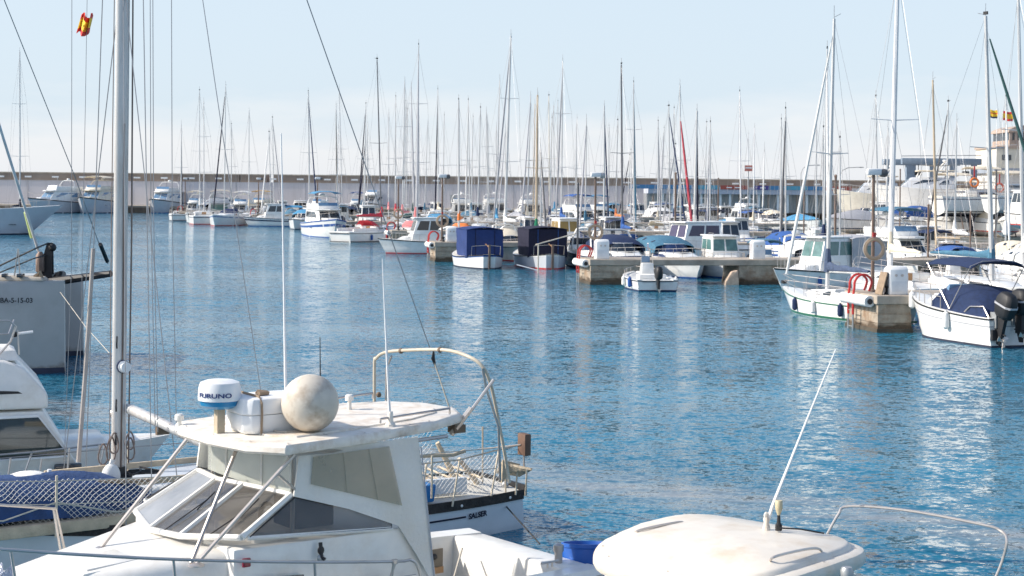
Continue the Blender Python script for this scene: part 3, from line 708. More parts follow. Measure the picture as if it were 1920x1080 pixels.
    if style == 'tent':
        n = 8; g = []
        for (tt, hz) in ((.02,.25),(.2,.75),(.42,.95),(.62,.72),(.85,.35),(.96,.12)):
            b0 = H.half(tt)+.03; x0 = H.pt(tt, 1, 1).x; zz = H.shz(tt)
            g.append([V(x0, b0*cos(pi*j/n), zz-.08+(hz+.05)*(1-abs(cos(pi*j/n))**1.5)+(.02*sin(j*2.4+tt*20))) for j in range(n+1)])
        MB().sheet(g, .02).build('boat_cover', can or GREYC, t)
        MB().tube([(g[0][4]), g[2][4]+V(0,0,.05), g[5][4]], .02, 5).build('ridge_rope', ROPE, t)
    if style == 'llaut':
        # raised canvas box over the cockpit on a frame, cabin front, tall stem and stern posts
        z1 = zd+1.75
        cb = House(L*.02, L*.22, B*.34, B*.26, zd, zd+.75, rf=.15, ti=.05); cb.build(t, GEL, 'cabin', .05)
        for f in 'ps': cb.win(f, .25, .65, .35, .75)
        rs = []; per = []
        for i in range(40):                     # rounded rectangle outline of the hanging cloth
            u = i/10; k_ = int(u); f_ = u-k_; X0, X1, Y1 = -L*.33, L*.10, B*.38
            per.append([(X0+(X1-X0)*f_, -Y1, 0, -1), (X1, -Y1+2*Y1*f_, 1, 0), (X1-(X1-X0)*f_, Y1, 0, 1), (X0, Y1-2*Y1*f_, -1, 0)][k_])
        for q_ in range(9):
            z_ = zd-.04+(z1-zd+.04)*q_/8
            rs.append([(x_+nx*.035*(sin(i*1.15+q_*.5)*(1-q_/9)+.6*sin(i*.55+q_*1.3)), y_+ny*.035*(sin(i*1.15+q_*.5)*(1-q_/9)+.6*sin(i*.55+q_*1.3)), z_+(.05*sin(i*1.7) if q_ == 0 else 0)) for i, (x_, y_, nx, ny) in enumerate(per)])
        tb = MB().rings(rs).build('canvas_enclosure', can, t)
        for yy in (-B*.2, B*.2): MB().box(-L*.33-.06, -L*.33-.035, yy-.015, yy+.015, zd, z1).build('seam', NAVYD if can is not NAVYD else BLUE, tb)
        for yy in [B*.365*k for k in (-.9,-.6,-.3,0,.3,.6,.9)]: MB().ball((-L*.33-.05, yy, zd+.1), .018, n=6, m=4).build('eyelet', STEEL, tb)
        g = [[(xx, B*.39*(2*j/6-1), z1-.02+.14*(1-(2*j/6-1)**2)+e) for j in range(7)] for xx, e in ((-L*.34,0),(-L*.12,.02),(L*.11,0))]
        MB().sheet(g, .04).build('canvas_roof', can, t)
        MB().box(L/2-.16, L/2+.02, -.05, .05, .2, H.fb+.28).build('stem_post', WOOD if 'brown' in opt else GEL, t)
        MB().box(-L/2-.10, -L/2+.06, -.06, .06, -.1, H.fs+.62).build('stern_post', BRASS, t)
        MB().tube([(-L/2+.1, 0, H.fs+.45), (-L/2+1.1, 0, H.fs+.62)], .03, 6).build('tiller', WOOD, t)
        MB().tube([(-L*.36,-B*.3,zd),(-L*.38,-B*.3,zd+.7),(-L*.42,0,zd+.78),(-L*.38,B*.3,zd+.7),(-L*.36,B*.3,zd)], .02, 5).build('stern_rail', STEEL, t)
        H.band(t, GEL if hullm != GEL else BLUE, .86, .98, 'bulwark_stripe', rel=True)
    if style == 'open':
        # open well: floor, gunwale, console with screen, seats
        rs = [];
        mb = MB(); n = 10
        for sd in (-1, 1):
            mb.sheet([[V(H.pt(tt,1,1).x, sd*max(.02, H.half(tt)-.22), H.shz(tt)+.02), V(H.pt(tt,1,1).x, sd*(H.half(tt)+.015), H.shz(tt)+.03)] for tt in [i/n*.97 for i in range(n+1)]], .05)
        mb.build('gunwale', top, t)
        H.deck(t, mat('well floor', (.50,.52,.53), .7), inset=.24, h=-.02, t1=.8, name='cockpit_sole')
        cs = House(-L*.08, L*.06, .35, .32, zd-.1, zd+.75, rf=.18, rb=.02, ti=.04); cs.build(t, top, 'console', .05)
        cs.win('f', .1, .9, 1.02, 1.4, GLASSL, name='windscreen')
        MB().tube([(-L*.05, -.33, zd+.2), (-L*.03, -.3, zd+1.1), (L*.02, -.28, zd+1.15), (L*.02, .28, zd+1.15), (-L*.03, .3, zd+1.1), (-L*.05, .33, zd+.2)], .018, 5).build('console_rail', STEEL, t)
        MB().box(-L*.30, -L*.18, -B*.30, B*.30, zd-.1, zd+.22).build('seat', WHITEC, t, bevel=.04)
        outboard(t, -L/2-.12, 0, H.fs+.12, BLK if 'white' not in opt else GEL, .95, tilt=-0)
        if can: bimini(t, -L*.28, L*.12, B*.42, zd+1.55, zd+.1, can)
    if style in ('fly', 'express', 'pilot'): H.rail(t, .5 if style != 'fly' else .65, .52, 1, 5 if far else 7, .014 if not far else .018, mid=False)
    if style == 'open': H.rail(t, .3, .6, 1, 4, .014, mid=False)
    if 'ob' in opt: outboard(t, -L/2-.14, 0, H.fs+.1, BLK, 1.1)
    if 'ob2' in opt:
        for sd in (-1, 1): outboard(t, -L/2-.14, sd*.36, H.fs+.1, BLK, 1.1)
    for i in range(fend):
        for sd in (-1, 1): H.fender(t, .2+.25*i, sd, random.choice([NAVY, WHITEC, WHITEC, BLUE]))
    return t
# ================================================================ the boats across the basin
OCC = []                                   # discs already taken by boats
def discs(X, Y, a, L, B): return [(X+cos(a)*L*k, Y+sin(a)*L*k, B*.48) for k in (-.42, -.21, 0, .21, .40)]
def is_free(ds): return all((x-u)**2+(y-v)**2 > (r+w)**2 for x, y, r in ds for u, v, w in OCC)
def occupy(o, L, B): OCC.extend(discs(o.location.x, o.location.y, o.rotation_euler.z, L, B))
def hero(fn, *a, **k):
    o = fn(*a, **k); L = k.get('L', 8); occupy(o, L, k.get('B', L*.3+.3)); return o
FORE_OCC = [(16.5,66),(14,66)]
# --- boats one can name, front ranks first
hero(motor, 'small white open boat with console and black outboard, in front of the long pier', 1211, 541, 99, 'open', L=4.9, B=2.35, top=GEL, fend=2, opt=())
hero(motor, 'white cruiser with navy arch and hood behind the white pedestal of the second pier', 1163, 514, 283, 'express', L=9, B=3.3, can=NAVY, opt=('arch',), stripe=NAVY)
hero(motor, 'white cruiser under a teal blue hood, moored behind the small open boat', 1258, 516, 288, 'express', L=9, B=3.4, can=TEAL, glass=GLASSB, opt=('dark',), stripe=None, fend=1)
hero(motor, 'small white cabin boat with green tinted windscreen beside the second white pedestal', 1352, 518, 280, 'pilot', L=6.4, B=2.7, glass=GLASSG)
hero(motor, 'long white cruiser with purple tinted side windows behind the green windscreen boat', 1300, 496, 212, 'pilot', L=10, B=3.1, glass=mat('purple tinted glass', (.06,.05,.10), .08))
hero(motor, 'white pilothouse boat with tall grey canvas enclosure aft, bow towards the left', 1547, 541, 212, 'pilot', L=7.2, B=2.7, glass=GLASSG, fend=3, opt=('encl',))
hs = sailboat('white sailboat with slate blue boom cover moored beside the nearest pier head', 1553, 66.5, 1564, 35, cover=mat('slate blue canvas', (.07,.10,.17), .9, var=.3, scale=8, bump=.4), genoa=WHITEC, gdx=-60, L=8.0, boot=GREENG, fend=3, far=False, sp=1, gthick=.06, md=.085, group='sailing boats beside the nearest pier')
occupy(hs, 8.3, 2.8)
hero(motor, 'white fishing boat with bright navy blue tarpaulin enclosure and brown stern post', 893, 499, 103, 'llaut', L=8.0, B=3.1, can=mat('blue tarpaulin', (.012,.035,.15), .75, var=.15, bump=.2), opt=())
hero(motor, 'fishing boat with dark navy tarpaulin enclosure, right of the bright blue one', 1010, 499, 101, 'llaut', L=8.4, B=3.3, can=NAVYD, opt=('brown',), hullm=GEL3)
hero(motor, 'white pilothouse cruiser with high bow facing left, in front of the red ladder', 797, 475, 194, 'pilot', L=7.4, B=2.6, glass=mat('brown tinted glass', (.09,.07,.06), .1), fend=0)
o = sailboat('white sailboat with bright red boom cover and three fenders, tall dark mast', 716, 150, 707, 112, cover=REDC, gdx=46, L=10.5, mm=DSPAR, boot=DKG, fend=3, far=False, group='sailing boats with red covers'); occupy(o, 10.5, 3.4)
hero(motor, 'white cabin boat seen from astern with two dark square windows', 633, 426, 99, 'pilot', L=8.6, B=3.5, boot=ANTI, glass=mat('slate glass', (.06,.07,.08), .15), can=TEAL)
hero(motor, 'white boat under a bright turquoise bimini left of the pier block', 567, 429, 262, 'express', L=8, B=3, can=SKYB)
hero(motor, 'white boat with navy stripe and bright blue cover, left of the thin white whip', 513, 424, 196, 'pilot', L=7.6, B=2.8, can=SKYB, stripe=NAVY)
hero(motor, 'small cream flybridge boat with a white canopy beside the far white pedestal', 452, 414, 268, 'fly', L=9, B=3.4, can=WHITEC)
hero(motor, 'boxy grey river cruiser with a row of tall windows behind the far pier head', 414, 411, 96, 'fly', L=10, B=3.9, can=CREAM, top=GEL3, glass=GLASSG)
hero(motor, 'cream boat with an ochre canopy behind the blue covered boat', 487, 409, 262, 'fly', L=9.5, B=3.6, can=mat('ochre canvas', (.50,.33,.14), .9), top=GEL2)
# yachts stern to the breakwater quay
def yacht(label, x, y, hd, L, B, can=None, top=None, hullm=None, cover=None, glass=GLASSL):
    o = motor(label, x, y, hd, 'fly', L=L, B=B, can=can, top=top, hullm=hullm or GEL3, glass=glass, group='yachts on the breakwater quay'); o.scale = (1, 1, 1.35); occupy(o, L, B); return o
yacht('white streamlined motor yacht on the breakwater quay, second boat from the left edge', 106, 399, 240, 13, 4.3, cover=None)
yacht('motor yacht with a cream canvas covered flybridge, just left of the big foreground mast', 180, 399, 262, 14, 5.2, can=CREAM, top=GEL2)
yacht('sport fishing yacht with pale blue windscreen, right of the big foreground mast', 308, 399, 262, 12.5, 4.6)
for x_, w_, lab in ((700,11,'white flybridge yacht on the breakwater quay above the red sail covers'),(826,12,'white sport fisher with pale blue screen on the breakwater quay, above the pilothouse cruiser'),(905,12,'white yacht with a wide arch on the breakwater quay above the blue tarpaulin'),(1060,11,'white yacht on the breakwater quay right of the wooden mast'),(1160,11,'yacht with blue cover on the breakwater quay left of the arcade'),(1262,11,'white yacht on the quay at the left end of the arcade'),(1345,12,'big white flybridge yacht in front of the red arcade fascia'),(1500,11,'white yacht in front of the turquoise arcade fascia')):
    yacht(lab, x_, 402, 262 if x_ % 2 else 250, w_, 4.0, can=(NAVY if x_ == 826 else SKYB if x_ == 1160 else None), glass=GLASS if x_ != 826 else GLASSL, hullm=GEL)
# long grey yacht at the left edge
def left_yacht():
    t = thing('motor_yacht', 'long pale grey yacht with its bow pointing right at the left edge', 'yacht', PZ(-60, 439), R(10), 'yachts on the breakwater quay')
    H = Hull(18, 4.8, fb=2.9, fs=2.2, tw=.9, rake=3.2, flare=.25, bowp=2.3, vee=1); H.build(t, GEL3); H.deck(t, GEL); H.band(t, ANTI, 0, .12, 'boot_stripe')
    for k in (.60,.66,.78):
        c = H.pt(k, .38, -1, .02); MB().tube([c-V(.35,0,0), c+V(.35,0,0)], .11, 8, flat=.25).build('porthole', GLASS, t)
    sal = House(-7, 3.2, 2.0, 1.6, 2.3, 3.5, rf=1.7, ti=.2); sal.build(t, GEL, 'saloon', .12); sal.win('s', .1, .9, .3, .8); sal.win('f', .06, .94, .2, .85); sal.win('p', .1, .9, .3, .8)
    MB().box(-5, 1.5, -1.7, 1.7, 4.55, 4.66).build('hardtop', DKG, t, bevel=.04)
    for x in (-4.5, .6):
        for s in (-1, 1): MB().tube([(x+.5, s*1.6, 3.3), (x, s*1.5, 4.6)], .07, 6).build('hardtop_post', DKG, t)
    for x, s in ((-1,1),(.2,-1),(-2.4,.5)): MB().box(x-.25, x+.25, s-.3, s+.3, 3.4, 4.1).build('helm_seat', NAVYD, t, bevel=.08)
    H.rail(t, .6, .5, 1, 7, .018, mid=False); occupy(t, 18, 4.8)
left_yacht()
# --- pier rows: every other boat is berthed along one side of a pier
ROWS = []
for k in range(7):
    g, w = PIERS[k]
    for side in (0, 1): ROWS.append((k, side, g, w, []))
PLEN = [40,58,62,36,55,72,88]
PNAME = ['the nearest pier','the second pier','the third pier','the fourth pier','the fifth pier','the sixth pier','the farthest pier']
def row_spot(r, X, L):
    k, side, g, w, _ = r
    a = (X-g.x)/cos(PA)                          # distance along the pier
    off = (L/2+.7) if side == 0 else -(w+L/2+.7)
    p = g+PD*a+PN*off; return a, p
def berth(xi, dwant, L, B, maxdev=1e9):
    """nearest free berth to a line of sight"""
    best = None
    for r in ROWS:
        k, side, g, w, lst = r
        d = g.y
        for _ in range(6):
            X = ray(xi, 350).x*d; off = (L/2+.7) if side == 0 else -(w+L/2+.7)
            base = g.y+(X-g.x-PN.x*off)*math.tan(PA)+PN.y*off; d = base
        X = ray(xi, 350).x*d; a = (X-g.x-PN.x*off)/cos(PA)
        if a < .8 or a > PLEN[k]-1.5: continue
        ang = R(101) if side == 0 else R(281)
        if not is_free(discs(X, d, ang, L, B)): continue
        c = abs(d-dwant)
        if best is None or c < best[0]: best = (c, d, r, a)
    return best if best and best[0] < maxdev else None
PEND = []
ORD = ['first','second','third','fourth','fifth','sixth','seventh','eighth','ninth','tenth','eleventh','twelfth','thirteenth','fourteenth','fifteenth','sixteenth','seventeenth','eighteenth','nineteenth','twentieth']
# (x top, y top, x foot, wanted distance, description, options)
M = [
 (340,232,340,226,'white sailboat with dark furled headsail',dict(genoa=NAVYD,gdx=-9)),
 (374,170,375,215,'white sailboat with tall silver mast',dict(cover=WHITEC)),
 (382,190,383,222,'white sailboat with grey boom cover',dict(cover=GREYC,sp=2)),
 (423,160,421,212,'white sailboat with very dark furled headsail',dict(genoa=NAVYD,gdx=-8)),
 (434,233,434,240,'small white sailboat with bare mast',dict()),
 (467,208,467,214,'white sailboat with silver mast and beige cover',dict(cover=CREAM)),
 (511,221,514,206,'white sailboat with grey furled headsail',dict(genoa=GREYC,gdx=9)),
 (578,172,581,180,'sailboat with thick mast and blue black furled headsail',dict(genoa=NAVY,gdx=22,md=.10,sp=1)),
 (630,197,632,200,'sailboat with short dark furled headsail',dict(genoa=BLK,gdx=7)),
 (636,165,642,216,'sailboat with thin pale mast',dict(md=.055)),
 (686,195,684,196,'sailboat with near black headsail leaning left',dict(genoa=NAVYD,gdx=-18)),
 (689,235,690,240,'distant sailboat with slender mast',dict(md=.06)),
 (729,210,729,200,'sailboat with pale mast and pink cover',dict(cover=PINKC)),
 (742,182,742,172,'sailboat with red boom cover',dict(cover=REDC)),
 (759,153,755,165,'sailboat with faded red boom cover',dict(cover=PINKC,sp=2)),
 (761,190,758,210,'sailboat with bare silver mast',dict()),
 (764,205,762,226,'distant sailboat with two pairs of spreaders',dict(sp=2)),
 (771,160,775,190,'sailboat with dark green cover',dict(cover=DKGREENC,genoa=GREYC,gdx=8)),
 (785,85,780,140,'sailboat with very tall mast and faded red cover',dict(cover=PINKC,sp=2,genoa=GREYC,gdx=9)),
 (786,222,786,246,'far sailboat with grey mast',dict()),
 (821,168,822,172,'sailboat with dark furled headsail and cream cover',dict(genoa=NAVYD,gdx=-9,cover=CREAM)),
 (833,217,831,205,'sailboat with short silver mast',dict()),
 (860,188,861,142,'sailboat with orange boom cover',dict(cover=ORGC,md=.09)),
 (878,188,882,180,'sailboat with white furled headsail',dict(genoa=WHITEC,gdx=-11)),
 (887,220,884,205,'small sailboat with teal cover',dict(cover=TEAL)),
 (901,203,896,165,'sailboat with navy cover behind the blue tarpaulin',dict(cover=NAVY)),
 (937,150,931,150,'sailboat with grey mast and bright blue cover end',dict(cover=SKYB)),
 (958,67,947,118,'sailboat with the tallest central mast and white cover',dict(cover=WHITEC,genoa=GREYC,gdx=-24,md=.105,sp=2)),
 (931,236,930,220,'far small sailboat with low mast',dict()),
 (995,180,989,170,'sailboat with slim mast and cream cover',dict(cover=CREAM,genoa=GREYC,gdx=-12)),
 (1003,195,1000,200,'sailboat with ochre mast',dict(mm=SPARW)),
 (1008,178,1006,128,'old sailboat with tan wooden mast and green cover',dict(wood=True,cover=GREENC,md=.10)),
 (1013,270,1015,140,'small sailboat with dark furled headsail and slate hull',dict(genoa=DKG,gdx=10)),
 (1029,180,1031,175,'sailboat with cream mast',dict(mm=GEL2)),
 (1038,197,1040,200,'sailboat with light blue cover',dict(cover=SKYB)),
 (1046,190,1045,215,'sailboat with teal cover and silver mast',dict(cover=TEAL)),
 (1055,113,1053,148,'sailboat with tall slim mast and dark blue cover',dict(cover=BLUE,genoa=GREYC,gdx=-8,sp=2)),
 (1082,222,1078,190,'sailboat with low grey mast',dict()),
 (1133,198,1133,165,'sailboat with navy furled headsail',dict(genoa=NAVY,gdx=13,md=.1)),
 (1142,237,1141,215,'distant white sailboat',dict()),
 (1158,226,1155,176,'sailboat with orange boom cover and short mast',dict(cover=ORGC)),
 (1165,122,1168,101,'sailboat with tall grey mast and dark blue boom cover',dict(mm=DSPAR,cover=BLUE,sp=1,md=.08)),
 (1188,155,1189,150,'sailboat with tall pale mast and dark headsail',dict(genoa=TEAL,gdx=11,sp=2)),
 (1234,228,1234,176,'sailboat with beige cover and grey furled sail',dict(cover=CREAM,genoa=GREYC,gdx=11)),
 (1254,200,1257,152,'sailboat with long navy furled headsail',dict(genoa=NAVY,gdx=25)),
 (1264,203,1264,205,'far sailboat with silver mast',dict()),
 (1275,160,1277,132,'sailboat with red furled headsail',dict(genoa=mat('muted red canvas', (.42,.05,.07), .85, var=.2),gdx=15,md=.07,gthick=.105,gtop=.80)),
 (1307,208,1302,145,'sailboat with thick grey mast and black headsail',dict(genoa=NAVYD,gdx=17,md=.1)),
 (1325,230,1322,205,'faint distant sailboat',dict(md=.05)),
 (1332,230,1332,125,'sailboat with grey cover and short mast',dict(cover=GREYC)),
 (1387,172,1390,158,'sailboat with tall white mast',dict(mm=WSPAR)),
 (1403,252,1403,200,'sailboat with low white mast',dict(mm=WSPAR)),
 (1415,240,1413,178,'sailboat with white mast and tan cover',dict(mm=WSPAR,cover=CREAM)),
 (1465,225,1464,150,'sailboat with slim grey mast',dict()),
 (1473,205,1474,125,'sailboat with dark furled headsail leaning left',dict(genoa=DKG,gdx=-22)),
 (1544,240,1544,118,'sailboat with grey mast behind the slate blue cover',dict()),
 (1531,232,1531,170,'distant sailboat with pale mast',dict()),
 (1575,260,1576,150,'sailboat with short pale mast',dict()),
 (1642,182,1648,140,'sailboat with slender grey mast',dict(md=.06)),
 (1665,240,1662,128,'sailboat with low mast and blue cover',dict(cover=BLUE)),
]
for (xt, yt, xb, dw, desc, kw) in M:
    h = CH+(350-yt)*dw/FPX; L = max(7, min(12, h*.70)); B = L*.31+.2
    bt = berth(xb, dw, L, B, 40)
    if bt is None:                                 # lies on the end berths, off the pier heads
        r = None
        for dd in (0, 3, -3, 6, -6, 9, -9, 13, -13):
            q_ = PV(xb, 350, dw+dd)
            if is_free(discs(q_.x, q_.y, R(101), L, B)): break
        d = dw+dd
    else: _, d, r, a = bt
    kw = dict(kw); kw['L'] = L
    if 'gdx' not in kw: kw['gdx'] = random.uniform(-.26, .02)*L*.4*FPX/d
    tw = random.random() < .45
    o = sailboat(desc, xb, d, xt, yt, toward=tw, **kw)
    OCC.extend(discs(o.location.x, o.location.y, (R(101)), L, B))
    if r: r[4].append((a, desc, o))
    else: o['label'] = {340:'white sailboat with dark furled headsail, leftmost of the far pier rows',374:'white sailboat with tall silver mast, second mast of the far pier rows',
        382:'white sailboat with grey boom cover just right of the tall silver mast',423:'white sailboat with very dark furled headsail close left of the short bare mast',
        434:'small white sailboat with short bare mast, right of the very dark furled headsail',467:'white sailboat with silver mast and beige cover left of the thin foreground whip',
        771:'sailboat with dark green cover in the tight cluster left of the very tall mast',785:'sailboat with faded red cover and the very tallest mast left of centre',
        786:'far sailboat with short grey mast directly behind the very tall one left of centre'}.get(xt, desc+', off the pier heads')
for l in (  # big masts of the near right
 ('white sailboat with the thick white mast, third boat right of the nearest lamp post', 1670, 74, 1684, -60, dict(cover=CREAM, mm=WSPAR, md=.13, sp=1, L=11.5, gdx=-20)),
 ('white sailboat with teal boom cover and dark green furled headsail at the right', 1862, 70, 1848, 30, dict(cover=TEAL, genoa=DKGREENC, gdx=90, md=.105, L=10.5, sp=1, toward=True, fend=2)),
 ('sailboat at the right edge with a mast running out of the picture', 1921, 78, 1909, -20, dict(cover=WHITEC, md=.1, L=10.5, gdx=-10)),
 ('sailboat with old wooden mast right of the thick white mast', 1757, 103, 1749, 150, dict(wood=True, cover=None, md=.085, L=10, gdx=-18)),
 ('sailboat with slim bare mast between the wooden mast and the boatyard', 1775, 128, 1778, 192, dict(L=9, gdx=-18, genoa=DKG))):
    o = sailboat(l[0], l[1], l[2], l[3], l[4], far=False, group='sailing boats with tall masts on the right', **l[5]); occupy(o, l[5]['L'], 3.4)
def twin_outboard_boat():
    g = V(15.9, 56.3, 0); hd = R(110)
    t = thing('motorboat', 'white motorboat with navy cockpit cover, bimini and two black outboards', 'motorboat', g, hd, 'open motor cruisers')
    L, B = 6.0, 2.45
    H = Hull(L, B, fb=1.45, fs=.98, tw=.92, rake=.9, flare=.26, bowp=2.5, vee=1, dip=.02); H.build(t, GEL, 18); H.band(t, GREYC, .70, .74, 'styling_line', rel=True); H.band(t, BLK, .94, .985, 'rub_rail', off=.02, rel=True); H.band(t, ANTI, 0, .07, 'boot_stripe')
    H.deck(t, GEL)
    tk = House(-.2, 1.9, .85, .45, 1.0, 1.55, rf=.7, ti=.1); tk.build(t, GEL, 'trunk_cabin', .08); tk.win('p', .2, .7, .35, .7); tk.win('s', .2, .7, .35, .7)
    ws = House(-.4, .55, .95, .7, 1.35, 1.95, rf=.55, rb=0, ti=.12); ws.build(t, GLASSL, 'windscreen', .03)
    # cover stretched over seats and console
    g2 = []; n = 8
    for (x, hz) in ((.35,.62),(.0,.98),(-.8,1.05),(-1.7,1.0),(-2.3,.82),(-2.75,.25)):
        g2.append([V(x, 1.08*cos(pi*j/n), .98+hz*(sin(pi*j/n)**.42 if 0 < j < n else 0)-.05) for j in range(n+1)])
    MB().sheet(g2, .03).build('cockpit_cover', NAVY, t)
    bimini(t, -2.0, .6, 1.12, 2.75, 1.15, NAVY, arch=.13, xleg=-.8)
    for sd in (-1, 1):
        MB().tube([(-2.9,sd*1.05,1.0),(-2.6,sd*1.05,1.35),(-1.9,sd*1.08,1.3),(-1.6,sd*1.08,1.1)], .022, 6).build('grab_rail', STEEL, t)
    outboard(t, -3.25, .80, 1.12, BLK, 1.3, tilt=18, band=GREYC); outboard(t, -3.22, .12, 1.18, BLK, 1.25, band=GREYC)
    MB().box(-3.1, -3.0, .75, 1.05, .25, .60).build('trim_tab', BLK, t)
    H.rail(t, .42, .45, 1, 6, .018, mid=False)
    H.fender(t, .36, 1, WHITEC, z=.75, r=.12, h=.6); H.fender(t, .93, 1, WHITEC, z=1.2, r=.12, h=.6)
    occupy(t, L, B)
twin_outboard_boat()
# --- loose rank off the far pier heads
for x_, y_, st_, cn_, hd_, sh_, lab in (
 (365,408,'fly',CREAM,265,0,'small cream topped flybridge boat behind the leftmost far sailing boats'),
 (398,404,'express',BLUE,100,0,'white boat with blue canopy far off, left of the boxy grey river cruiser'),
 (436,404,'pilot',None,262,0,'white cabin boat far off, between the grey river cruiser and the white canopy flybridge'),
 (530,411,'pilot',None,280,0,'white cabin boat right behind the navy striped boat with bright blue cover'),
 (548,418,'tent',TEAL,96,0,'boat under a teal cover just left of the turquoise bimini'),
 (596,409,'fly',None,262,0,'white flybridge boat above the pier block right of the turquoise bimini'),
 (612,416,'express',CREAM,284,0,'cruiser with cream canopy left of the boat with two dark square windows'),
 (655,418,'express',NAVY,98,0,'cruiser with navy canopy right of the boat with two dark square windows'),
 (668,407,'fly',BLUE,265,0,'flybridge boat with blue top behind the red boom cover'),
 (690,428,'pilot',None,281,0,'small white cabin boat directly behind the red boom cover'),
 (745,446,'tent',GREYC,100,0,'boat under a grey cover behind the high bowed pilothouse cruiser'),
 (770,432,'express',WHITEC,100,0,'cruiser with white canopy behind the high bowed pilothouse cruiser'),
 (955,478,'express',CREAM,284,0,'cruiser with cream canopy between the two tarpaulined fishing boats'),
 (1062,476,'pilot',None,282,0,'cabin boat with amber window right of the dark navy tarpaulin')):
    g_ = PZ(x_, y_)
    for L_ in (8.0, 6.8, 5.8):
        B_ = L_*.3+.3; hit = False
        for dy in (0, 4, -4, 8, -8):
            q_ = PV(x_, 350, g_.y+dy)
            if is_free(discs(q_.x, q_.y, R(hd_), L_, B_)):
                o = motor(lab, x_, 0, hd_, st_, L=L_, B=B_, can=cn_, d=q_.y, opt=('arch',), glass=mat('amber glass', (.30,.20,.06), .15) if x_ == 1062 else None)
                OCC.extend(discs(q_.x, q_.y, R(hd_), L_, B_)); hit = True; break
        if hit: break
    if not hit: print('no room', lab)
# --- fill of motor boats, each with its own look
o = sailboat('tall bare mast with dark sail bundle at the far left, beyond the grey yacht', 38, 184, 37, 97, cover=NAVYD, L=11, gdx=-6, sp=2, md=.09); occupy(o, 11, 3.5)
cans = [('navy',NAVY),('blue',BLUE),('cream',CREAM),('grey',GREYC),('white',WHITEC),('teal',TEAL),('bright blue',SKYB),(None,None),(None,None)]
hulls = [('white',GEL)]*7+[('cream',GEL2),('pale grey',GEL3),('navy',BLUEG),('white',GEL)]
styw = ['express']*6+['pilot']*5+['fly']*3+['tent']*3+['open']*1
SN = {'express':'open cruiser','pilot':'pilothouse boat','fly':'flybridge boat','tent':'covered boat','open':'open boat'}
rnd = random.Random(5)
def fill(k, side, a0, a1, step, prob=1.0):
    g, w = PIERS[k]; r = ROWS[k*2+side]; a = a0
    while a < a1:
        st = rnd.choice(styw); L = rnd.uniform(6.2, 9.5) if st != 'open' else 5.2
        if k >= 4: L *= 1.28
        if st == 'fly': L += 1.5
        B = L*.29+.3; off = (L/2+.8) if side == 0 else -(w+L/2+.8)
        p = g+PD*a+PN*off; ang = (101 if side == 0 else 281)+rnd.uniform(-5, 5)+(180 if rnd.random() < .5 else 0)
        hn, hm = rnd.choice(hulls); cn, cm = rnd.choice(cans)
        sx = p.x/p.y*FPX+960
        if p.y > 92 and rnd.random() < .30 and sx < 1960:
            Ls = rnd.uniform(8, 11); Bs = Ls*.31+.2; off = (Ls/2+.7) if side == 0 else -(w+Ls/2+.7); q = g+PD*a+PN*off; sx = q.x/q.y*FPX+960
            if is_free(discs(q.x, q.y, R(101), Ls, Bs)):
                zt = rnd.uniform(9.5, 14.2); cn, cm = rnd.choice([('white',WHITEC),('navy',NAVY),('blue',BLUE),('cream',CREAM),('grey',GREYC),('teal',TEAL)]); gn = rnd.choice([None,None,('white',WHITEC),('navy',NAVYD),('grey',GREYC)])
                xm, yt = sx-FPX/q.y*1.2, 350-(zt-CH)/q.y*FPX+.01*(sx-960)
                desc = f"sailboat with {cn} boom cover" + (f" and {gn[0]} headsail" if gn else '')
                o = sailboat(desc, xm, q.y, xm+rnd.uniform(-6, 6), yt, cover=cm, L=Ls, genoa=gn[1] if gn else None, gdx=rnd.uniform(-.32,.05)*Ls*.4*FPX/q.y, toward=rnd.random() < .5, sp=rnd.choice([1,1,2]), md=.06)
                OCC.extend(discs(q.x, q.y, R(101), Ls, Bs)); r[4].append((a, desc, o)); a += Bs+.5; continue
            sx = p.x/p.y*FPX+960
        if sx < 1990 and rnd.random() < prob and is_free(discs(p.x, p.y, R(ang), L, B)):
            desc = f"{hn} {SN[st]}"+(f" with {cn} canopy" if cn and st not in ('tent','open') else '') if st != 'tent' else f"{hn} boat under a {cn or 'grey'} cover"
            o = motor(desc, sx, 0, ang, st, L=L, B=B, hullm=hm, can=cm if st != 'tent' else (cm or GREYC), d=p.y, fend=rnd.choice([0,0,1,2]), stripe=rnd.choice([None,None,NAVY,GREYC,BLUE]), boot=rnd.choice([ANTI,NAVY,BLUE,ANTI]), opt=rnd.choice([('arch','dome'),('arch',),('dark',),('stern','dark'),('arch','dark')])) 
            o.location.x = p.x
            OCC.extend(discs(p.x, p.y, R(ang), L, B)); r[4].append((a, desc, o)); a += B+.5
        a += step
fill(0, 1, 5.5, 20, .5); fill(0, 0, 6.5, 20, 1)
fill(1, 0, 13.5, 30, .4); fill(1, 1, 2, 32, .3)
fill(2, 0, 3, 44, .3); fill(2, 1, 2, 44, .3)
fill(3, 0, 1, 34, .3); fill(3, 1, 1, 34, .3)
styw = ['express']*3+['pilot']*5+['fly']*6+['tent']*2
fill(4, 0, 1, 54, .3); fill(4, 1, 1, 54, .3)
fill(5, 0, 1, 72, .3); fill(5, 1, 1, 72, .4)
fill(6, 0, 1, 86, .4); fill(6, 1, 1, 86, .6)
for (k, side, g, w, lst) in ROWS:
    lst.sort(key=lambda e: e[0])
    for i, (a, desc, o) in enumerate(lst):
        tail = f"{ORD[min(i,19)]} boat, {'near' if side == 0 else 'far'} side of {PNAME[k]}"
        w_ = desc.replace('-', ' ').split()
        for cut in ('furled', 'boom', 'the', 'a', 'very', 'old', 'slate', 'and'):
            if len(w_) > 7 and cut in w_: w_.remove(cut)
        o['label'] = ' '.join(w_)+', '+tail
